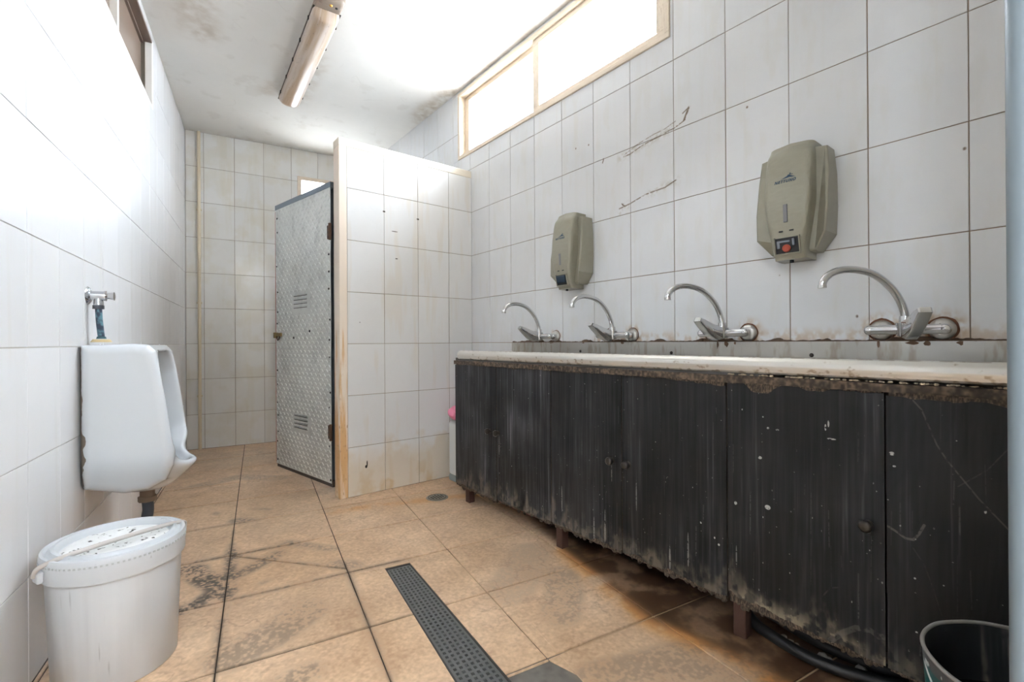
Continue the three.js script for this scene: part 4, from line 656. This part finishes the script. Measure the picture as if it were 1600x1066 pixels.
// ---------------------------------------------------------------- white plastic bucket with its lid
{
  const c = W(-0.31, 1.49), g = thing('plastic_bucket', 'white plastic bucket with a plaster-caked lid below the urinal', 'bucket', [c.x, 0, c.z], 0.4);
  const scuff = texture(512, 256, [0, 1, 0, 0.35], (x, y, o) => { const n = fbm(x * 9, y * 20, 4), s = fbm(x * 90, y * 60 + 3, 3), k = sst(0.74, 0.86, s) * sst(0.5, 0.7, n) * 0.6; o[0] = 208 + (n - 0.5) * 8 - k * 70; o[1] = 211 + (n - 0.5) * 8 - k * 72; o[2] = 214 + (n - 0.5) * 8 - k * 74; }, { repeat: true });
  const pm = mat('#ffffff', 0.32, 0, { map: scuff });
  obj('pail', lathe([[0, 0.001], [0.118, 0.001], [0.1205, 0.004], [0.1305, 0.256], [0.1375, 0.258], [0.139, 0.262], [0.1395, 0.298], [0.136, 0.3], [0.128, 0.3], [0.126, 0.29], [0, 0.288]], 80), pm, g);
  const lid = obj('lid', lathe([[0, 0.3005], [0.1, 0.3005], [0.106, 0.303], [0.109, 0.313], [0.113, 0.318], [0.119, 0.317], [0.122, 0.311], [0.128, 0.309], [0.132, 0.313], [0.1375, 0.313], [0.1395, 0.308], [0.1395, 0.2985], [0.132, 0.2985]], 80), pm, g);
  // dried plaster on the lid
  const pl = new THREE.CircleGeometry(0.104, 64, 0, Math.PI * 2), rg = new THREE.RingGeometry(0.001, 0.106, 72, 24).rotateX(-Math.PI / 2); { const p = rg.attributes.position; for (let i = 0; i < p.count; i++) { const x = p.getX(i), z = p.getZ(i), r = Math.hypot(x, z); p.setY(i, 0.3012 + (0.008 * fbm(x * 38, z * 38, 4) + 0.003 * fbm(x * 160, z * 160, 2)) * sst(0.108, 0.09, r)); } rg.computeVertexNormals(); }
  const plMap = texture(256, 256, [0, 1, 0, 1], (x, y, o) => { const n = fbm(x * 14, y * 14, 4), k = sst(0.66, 0.76, fbm(x * 22, y * 22 + 7, 4)); const v = 236 + (n - 0.5) * 12; o[0] = lerp(v, 90, k); o[1] = lerp(v, 86, k); o[2] = lerp(v - 2, 82, k); });
  part('plaster', rg, mat('#ffffff', 0.9, 0, { map: plMap }), lid, 'dried white plaster crust');
  const te = []; for (let i = 0; i < 90; i++) { const a = i / 90 * Math.PI * 2; te.push(bx(0.0045, 0.004, 0.003).translate(0, 0.2985, 0.1395).rotateY(a)); }
  tag(obj('tamper_teeth', te, mat('#b9bdbd', 0.5), lid), 'row of small tear-off teeth', null, null, 'stuff');
  for (const s of [-1, 1]) obj('handle_ear', rb(0.012, 0.026, 0.03, 0.004, s * 0.144, 0.277, 0), pm, g);
  const hd = []; for (let i = 0; i <= 24; i++) { const t = i / 24 * Math.PI, r = 0.151; hd.push([-Math.cos(t) * r, 0.279 + 0.046 * Math.sin(t) ** 0.55, 0.052 * Math.sin(t)]); }
  part('handle', tube(hd, 0.0052, 80, 10), mat('#c6bfb8', 0.5), g, 'greyish plastic handle lying across the lid');
}
// ---------------------------------------------------------------- dark bucket by the entrance
{
  const g = thing('paint_bucket', 'dark open bucket with a green and orange print in front of the cabinet', 'bucket', [1.062, 0, -0.05], 0);
  const printMap = texture(1024, 256, [0, 1, 0, 0.29], (x, y, o) => {
    const n = fbm(x * 30, y * 60, 4); let r = 74 + (n - 0.5) * 30, gg = 76 + (n - 0.5) * 30, b = 78 + (n - 0.5) * 30;
    const inT = x > 0.545 && x < 0.75 && y < 0.262 && y > 0.06, or = x > 0.505 && x < 0.535 && y < 0.245 - (x - 0.505) * 0.5 && y > 0.08;
    if (inT) { r = 16 + n * 10; gg = 78 + n * 12; b = 78 + n * 12; const d = Math.abs(y - (0.258 - (x - 0.56) * 0.5)); if (d < 0.005 && x < 0.66) { r = gg = b = 226; } }
    if (or) { r = 232; gg = 104; b = 48; }
    if (y > 0.262 && fbm(x * 50, y * 30 + 3, 3) > 0.66) { r = 206; gg = 208; b = 208; }
    o[0] = r; o[1] = gg; o[2] = b;
  });
  const N = 96, outer = new THREE.LatheGeometry([[0.124, 0.0], [0.126, 0.003], [0.1425, 0.283]].map(p => new THREE.Vector2(...p)), N);
  { const p = outer.attributes.position, uv = outer.attributes.uv; for (let i = 0; i < p.count; i++) uv.setY(i, p.getY(i) / 0.29); }
  obj('pail', outer, mat('#ffffff', 0.3, 0, { map: printMap, side: THREE.DoubleSide }), g);
  const inMap = texture(512, 256, [0, 1, 0, 0.29], (x, y, o) => { const n = fbm(x * 18, y * 26, 4), d = sst(0.56, 0.68, fbm(x * 26, y * 5, 4)) * sst(0.16, 0.22, y) * sst(0.25, 0.5, fbm(x * 60, y * 80, 3)); let v = 40 + (n - 0.5) * 22; o[0] = lerp(v, 128, d); o[1] = lerp(v + 2, 120, d); o[2] = lerp(v + 4, 112, d); });
  part('inner_wall', lathe([[0, 0.006], [0.121, 0.006], [0.1235, 0.012], [0.1405, 0.283]], N), mat('#ffffff', 0.4, 0, { map: inMap, side: THREE.DoubleSide }), g);
  part('contents', new THREE.CircleGeometry(0.1335, 64).rotateX(-Math.PI / 2).translate(0, 0.185, 0), mat('#15181a', 0.25), g, 'dark liquid');
  const rm = new THREE.TorusGeometry(0.1415, 0.0032, 10, N).rotateX(Math.PI / 2).translate(0, 0.284, 0); { const p = rm.attributes.position; for (let i = 0; i < p.count; i++) p.setY(i, p.getY(i) + 0.002 * (fbm(Math.atan2(p.getX(i), p.getZ(i)) * 6 + 30, 1, 3) - 0.5)); }
  part('rim', rm, mat('#8e8a85', 0.6), g, 'scuffed pale rim');
}
// ---------------------------------------------------------------- bin in the corner with its pink liner
{
  const g = thing('waste_bin', 'slim white bin with a grey foot squeezed between cubicle wall and cabinet', 'bin', [1.442, 0, -2.225], 0);
  obj('bin_body', [rb(0.158, 0.305, 0.2, 0.015, 0, 0.1885, 0, 3)], mat('#dfe3e2', 0.4), g); obj('foot', rb(0.16, 0.04, 0.204, 0.012, 0, 0.02, 0, 3), mat('#8f9ca0', 0.5), g);
  const c = new THREE.SphereGeometry(1, 64, 40), p = c.attributes.position;
  for (let i = 0; i < p.count; i++) { const v = new THREE.Vector3().fromBufferAttribute(p, i), a = Math.atan2(v.x, v.z), fold = 0.10 * Math.sin(a * 9 + 5 * v.y) + 0.22 * (fbm(v.x * 4 + 9, v.y * 4 + v.z * 3, 3) - 0.5); const k = 1 + fold; p.setXYZ(i, v.x * 0.098 * k - 0.014, 0.392 + v.y * 0.042 * (1 + fold * 2), v.z * 0.112 * k); }
  c.computeVertexNormals();
  const pk = obj('plastic_bag', c, mat('#e58aa2', 0.45, 0, { sheen: 0.3 }), scene); pk.position.set(1.442, 0, -2.225); tag(pk, 'crumpled pink plastic bag stuffed over the white bin', 'bag');
}
// ---------------------------------------------------------------- pipe in the corner
{
  const p = W(-0.384, SB), o = thing('wall_pipe', 'thin cream painted pipe running up the tiled corner', 'pipe', [p.x, 0, p.z], -A);
  obj('pipe', cyl(0.0115, 0.0115, CEIL - 0.004, 0, CEIL / 2, 0.0125, 16), mat('#d8c9ae', 0.55), o);
  for (const y of [0.4, 1.1, 1.8]) obj('clip', rb(0.034, 0.014, 0.014, 0.003, 0, y, 0.0085), mat('#cbbd9f', 0.6), o);
}
// ---------------------------------------------------------------- fluorescent fitting, switched off
{
  const P0 = new THREE.Vector3(0.672, CEIL, -2.24), P1 = new THREE.Vector3(0.727, CEIL, -3.24), L = P0.distanceTo(P1), turn = Math.atan2(P0.x - P1.x, P0.z - P1.z);
  const g = thing('ceiling_light', 'unlit fluorescent ceiling fitting with a browned plastic cover', 'ceiling light', [P1.x, CEIL, P1.z], turn);
  const base = mat('#97897c', 0.6), dk = mat('#2a211b', 0.7), brass = mat('#c99a55', 0.35, 0.8);
  obj('base', [rb(0.118, 0.032, L + 0.1, 0.008, 0, -0.0165, (L + 0.1) / 2)], base, g);
  const map = texture(256, 1024, [0, 1, 0, 1], (x, y, o) => { const n = fbm(x * 5, y * 9, 4), s = fbm(x * 7, y * 2.5 + 4, 4), k = sst(0.35, 0.7, s); let r = lerp(206, 184, k), gg = lerp(192, 158, k), b = lerp(180, 130, k); const d = (n - 0.5) * 16, sp = sst(0.76, 0.84, fbm(x * 24, y * 60, 3)) * 0.4; o[0] = lerp(r + d, 120, sp); o[1] = lerp(gg + d, 100, sp); o[2] = lerp(b + d, 84, sp); });
  const rows = 48, cols = 28, V = [], U = [], I = []; for (let j = 0; j <= rows; j++) { const e = j / rows, zz = e * L, en = Math.min(e, 1 - e) * L, k = Math.sqrt(Math.max(0, 1 - (1 - Math.min(1, en / 0.035)) ** 2)); for (let i = 0; i <= cols; i++) { const a = i / cols * Math.PI; V.push(-Math.cos(a) * 0.061 * (0.9 + 0.1 * k), -0.03 - Math.sin(a) ** 0.8 * 0.048 * (0.15 + 0.85 * k), zz); U.push(i / cols, e); } }
  for (let j = 0; j < rows; j++) for (let i = 0; i < cols; i++) { const a = j * (cols + 1) + i; I.push(a, a + cols + 2, a + 1, a, a + cols + 1, a + cols + 2); }
  for (const j of [0, rows]) { const c = V.length / 3; V.push(0, -0.03, V[j * (cols + 1) * 3 + 2]); U.push(0.5, j / rows); for (let i = 0; i < cols; i++) { const a = j * (cols + 1) + i; j ? I.push(c, a + 1, a) : I.push(c, a, a + 1); } }
  const cg = new THREE.BufferGeometry(); cg.setAttribute('position', new THREE.Float32BufferAttribute(V, 3)); cg.setAttribute('uv', new THREE.Float32BufferAttribute(U, 2)); cg.setIndex(I); cg.computeVertexNormals();
  part('cover', cg, mat('#ffffff', 0.28, 0, { map }), g, 'browned plastic diffuser');
  obj('gasket', [bx(0.126, 0.004, L, 0, -0.031, L / 2)], dk, g);
  for (let k = 0; k < 5; k++) for (const s of [-1, 1]) obj('clip', rb(0.006, 0.018, 0.012, 0.002, s * 0.0635, -0.033, 0.1 + k * (L - 0.2) / 4), dk, g);
  const ec = obj('end_cap', rb(0.112, 0.05, 0.06, 0.02, 0, -0.026, L + 0.075, 4), base, g); obj('screw', new THREE.SphereGeometry(0.0075, 14, 10).translate(0, -0.05, L + 0.07), brass, ec); obj('cable_hole', new THREE.CylinderGeometry(0.006, 0.006, 0.004, 12).translate(0.025, -0.0515, L + 0.065), dk, ec);
}
// ---------------------------------------------------------------- drains
{
  const g = thing('drain_grate', 'dark slotted channel grate set into the floor tiles', 'drain grate', [0, 0, 0]);
  const Q = drainQ, M = mat('#5e5e5b', 0.55, 0.15), lerp2 = (a, b, t) => [lerp(a[0], b[0], t), lerp(a[1], b[1], t)];
  const pt = (u, v) => lerp2(lerp2(Q[0], Q[1], u), lerp2(Q[3], Q[2], u), v);
  const prism = (B, P, y0, y1) => { const V = (p, y) => { const v = W(p[0], p[1], y); return [v.x, v.y, v.z]; }; B.quad(V(P[0], y1), V(P[1], y1), V(P[2], y1), V(P[3], y1)); for (let i = 0; i < 4; i++) { const j = (i + 1) % 4; B.quad(V(P[i], y0), V(P[j], y0), V(P[j], y1), V(P[i], y1)); } };
  const cell = (u0, v0, u1, v1) => [pt(u0, v0), pt(u1, v0), pt(u1, v1), pt(u0, v1)];
  const B = new GB(), nu = 6, nv = 74, e = 0.085, ev = 0.012, bw = 0.47;
  const U = i => e + (1 - 2 * e) * i / nu, VV = i => ev + (1 - 2 * ev) * i / nv;
  const du = (1 - 2 * e) / nu, dv = (1 - 2 * ev) / nv;
  for (let i = 0; i <= nu; i++) prism(B, cell(U(i) - du * bw / 2, ev, U(i) + du * bw / 2, 1 - ev), -0.016, -0.0035);
  for (let i = 0; i <= nv; i++) prism(B, cell(e, VV(i) - dv * bw / 2, 1 - e, VV(i) + dv * bw / 2), -0.016, -0.0036);
  obj('grid', B.geo(), M, g);
  const Fm = new GB(); prism(Fm, cell(0.004, 0.001, 0.045, 0.999), -0.03, -0.0015); prism(Fm, cell(0.955, 0.001, 0.996, 0.999), -0.03, -0.0015); prism(Fm, cell(0.045, 0.993, 0.955, 0.999), -0.03, -0.0015);
  obj('grate_frame', Fm.geo(), mat('#3f3a35', 0.7, 0.2), g);
  const C = new GB(); prism(C, cell(0.001, 0, 0.999, 1), -0.1, -0.085); obj('channel', C.geo(), black, g);
}
{
  const g = thing('floor_drain', 'round tarnished metal drain cover in the floor tiles', 'floor drain', [1.163, 0, -2.1]);
  obj('cover', lathe([[0, 0.0035], [0.05, 0.003], [0.056, 0.001], [0.057, -0.003], [0, -0.003]], 40), mat('#8d877b', 0.5, 0.4), g);
  obj('ring', new THREE.TorusGeometry(0.045, 0.0016, 6, 40).rotateX(Math.PI / 2).translate(0, 0.0034, 0), mat('#4a453d', 0.6, 0.5), g);
  for (let k = -2; k <= 2; k++) obj('slot', rb(0.006, 0.002, 0.06 - Math.abs(k) * 0.012, 0.0008, k * 0.014, 0.0034, 0), black, g);
}
// ---------------------------------------------------------------- odds and ends under the cabinets
{
  const h = obj('drain_hose', tube([[1.36, 0.06, -0.66], [1.311, 0.022, -0.598], [1.285, 0.0165, -0.518], [1.272, 0.0165, -0.434], [1.287, 0.0165, -0.36], [1.33, 0.0165, -0.27], [1.4, 0.0165, -0.15]], 0.0145, 70, 14), mat('#1c1a19', 0.5), scene); tag(h, 'black hose lying under the paint-spotted cabinet', 'hose');
  const h2 = obj('drain_hose_001', tube([[1.4, 0.018, -0.62], [1.37, 0.0165, -0.52], [1.352, 0.0165, -0.42], [1.37, 0.0165, -0.3], [1.43, 0.0165, -0.2]], 0.014, 60, 14), mat('#16120f', 0.6), scene); tag(h2, 'dark hose further back beneath the sink behind the rubble', 'hose');
  const rd = obj('floor_pipe', [new THREE.CylinderGeometry(0.012, 0.012, 0.34, 18).rotateX(Math.PI / 2).translate(1.37, 0.0125, -1.75)], mat('#7a3022', 0.6), scene); tag(rd, 'red pipe lying on the floor under the cabinet', 'pipe');
  const q = rng(44); for (const [x, z, s] of [[1.327, -0.523, 0.008], [1.318, -0.503, 0.009], [1.31, -0.478, 0.008], [1.322, -0.49, 0.006], [1.317, -0.43, 0.012], [1.324, -0.418, 0.007], [1.33, -0.352, 0.014], [1.335, -0.335, 0.009]]) {
    const r = new THREE.IcosahedronGeometry(s, 1), p = r.attributes.position; for (let i = 0; i < p.count; i++) { const k = 0.8 + 0.4 * vn(p.getX(i) * 300 + x * 900, p.getY(i) * 300 + p.getZ(i) * 200); p.setXYZ(i, p.getX(i) * k, p.getY(i) * k * 0.75, p.getZ(i) * k); } r.computeVertexNormals();
    const o = obj(numbered('rubble_lump'), r, mat('#a39c92', 0.95), scene); o.position.set(x, s * 0.62, z); o.rotation.y = q() * 6; tag(o, 'pale lump of rubble on the floor under the paint-spotted cabinet', 'rubble', 'rubble under the cabinet');
  }
}
renderer.render(scene, camera);
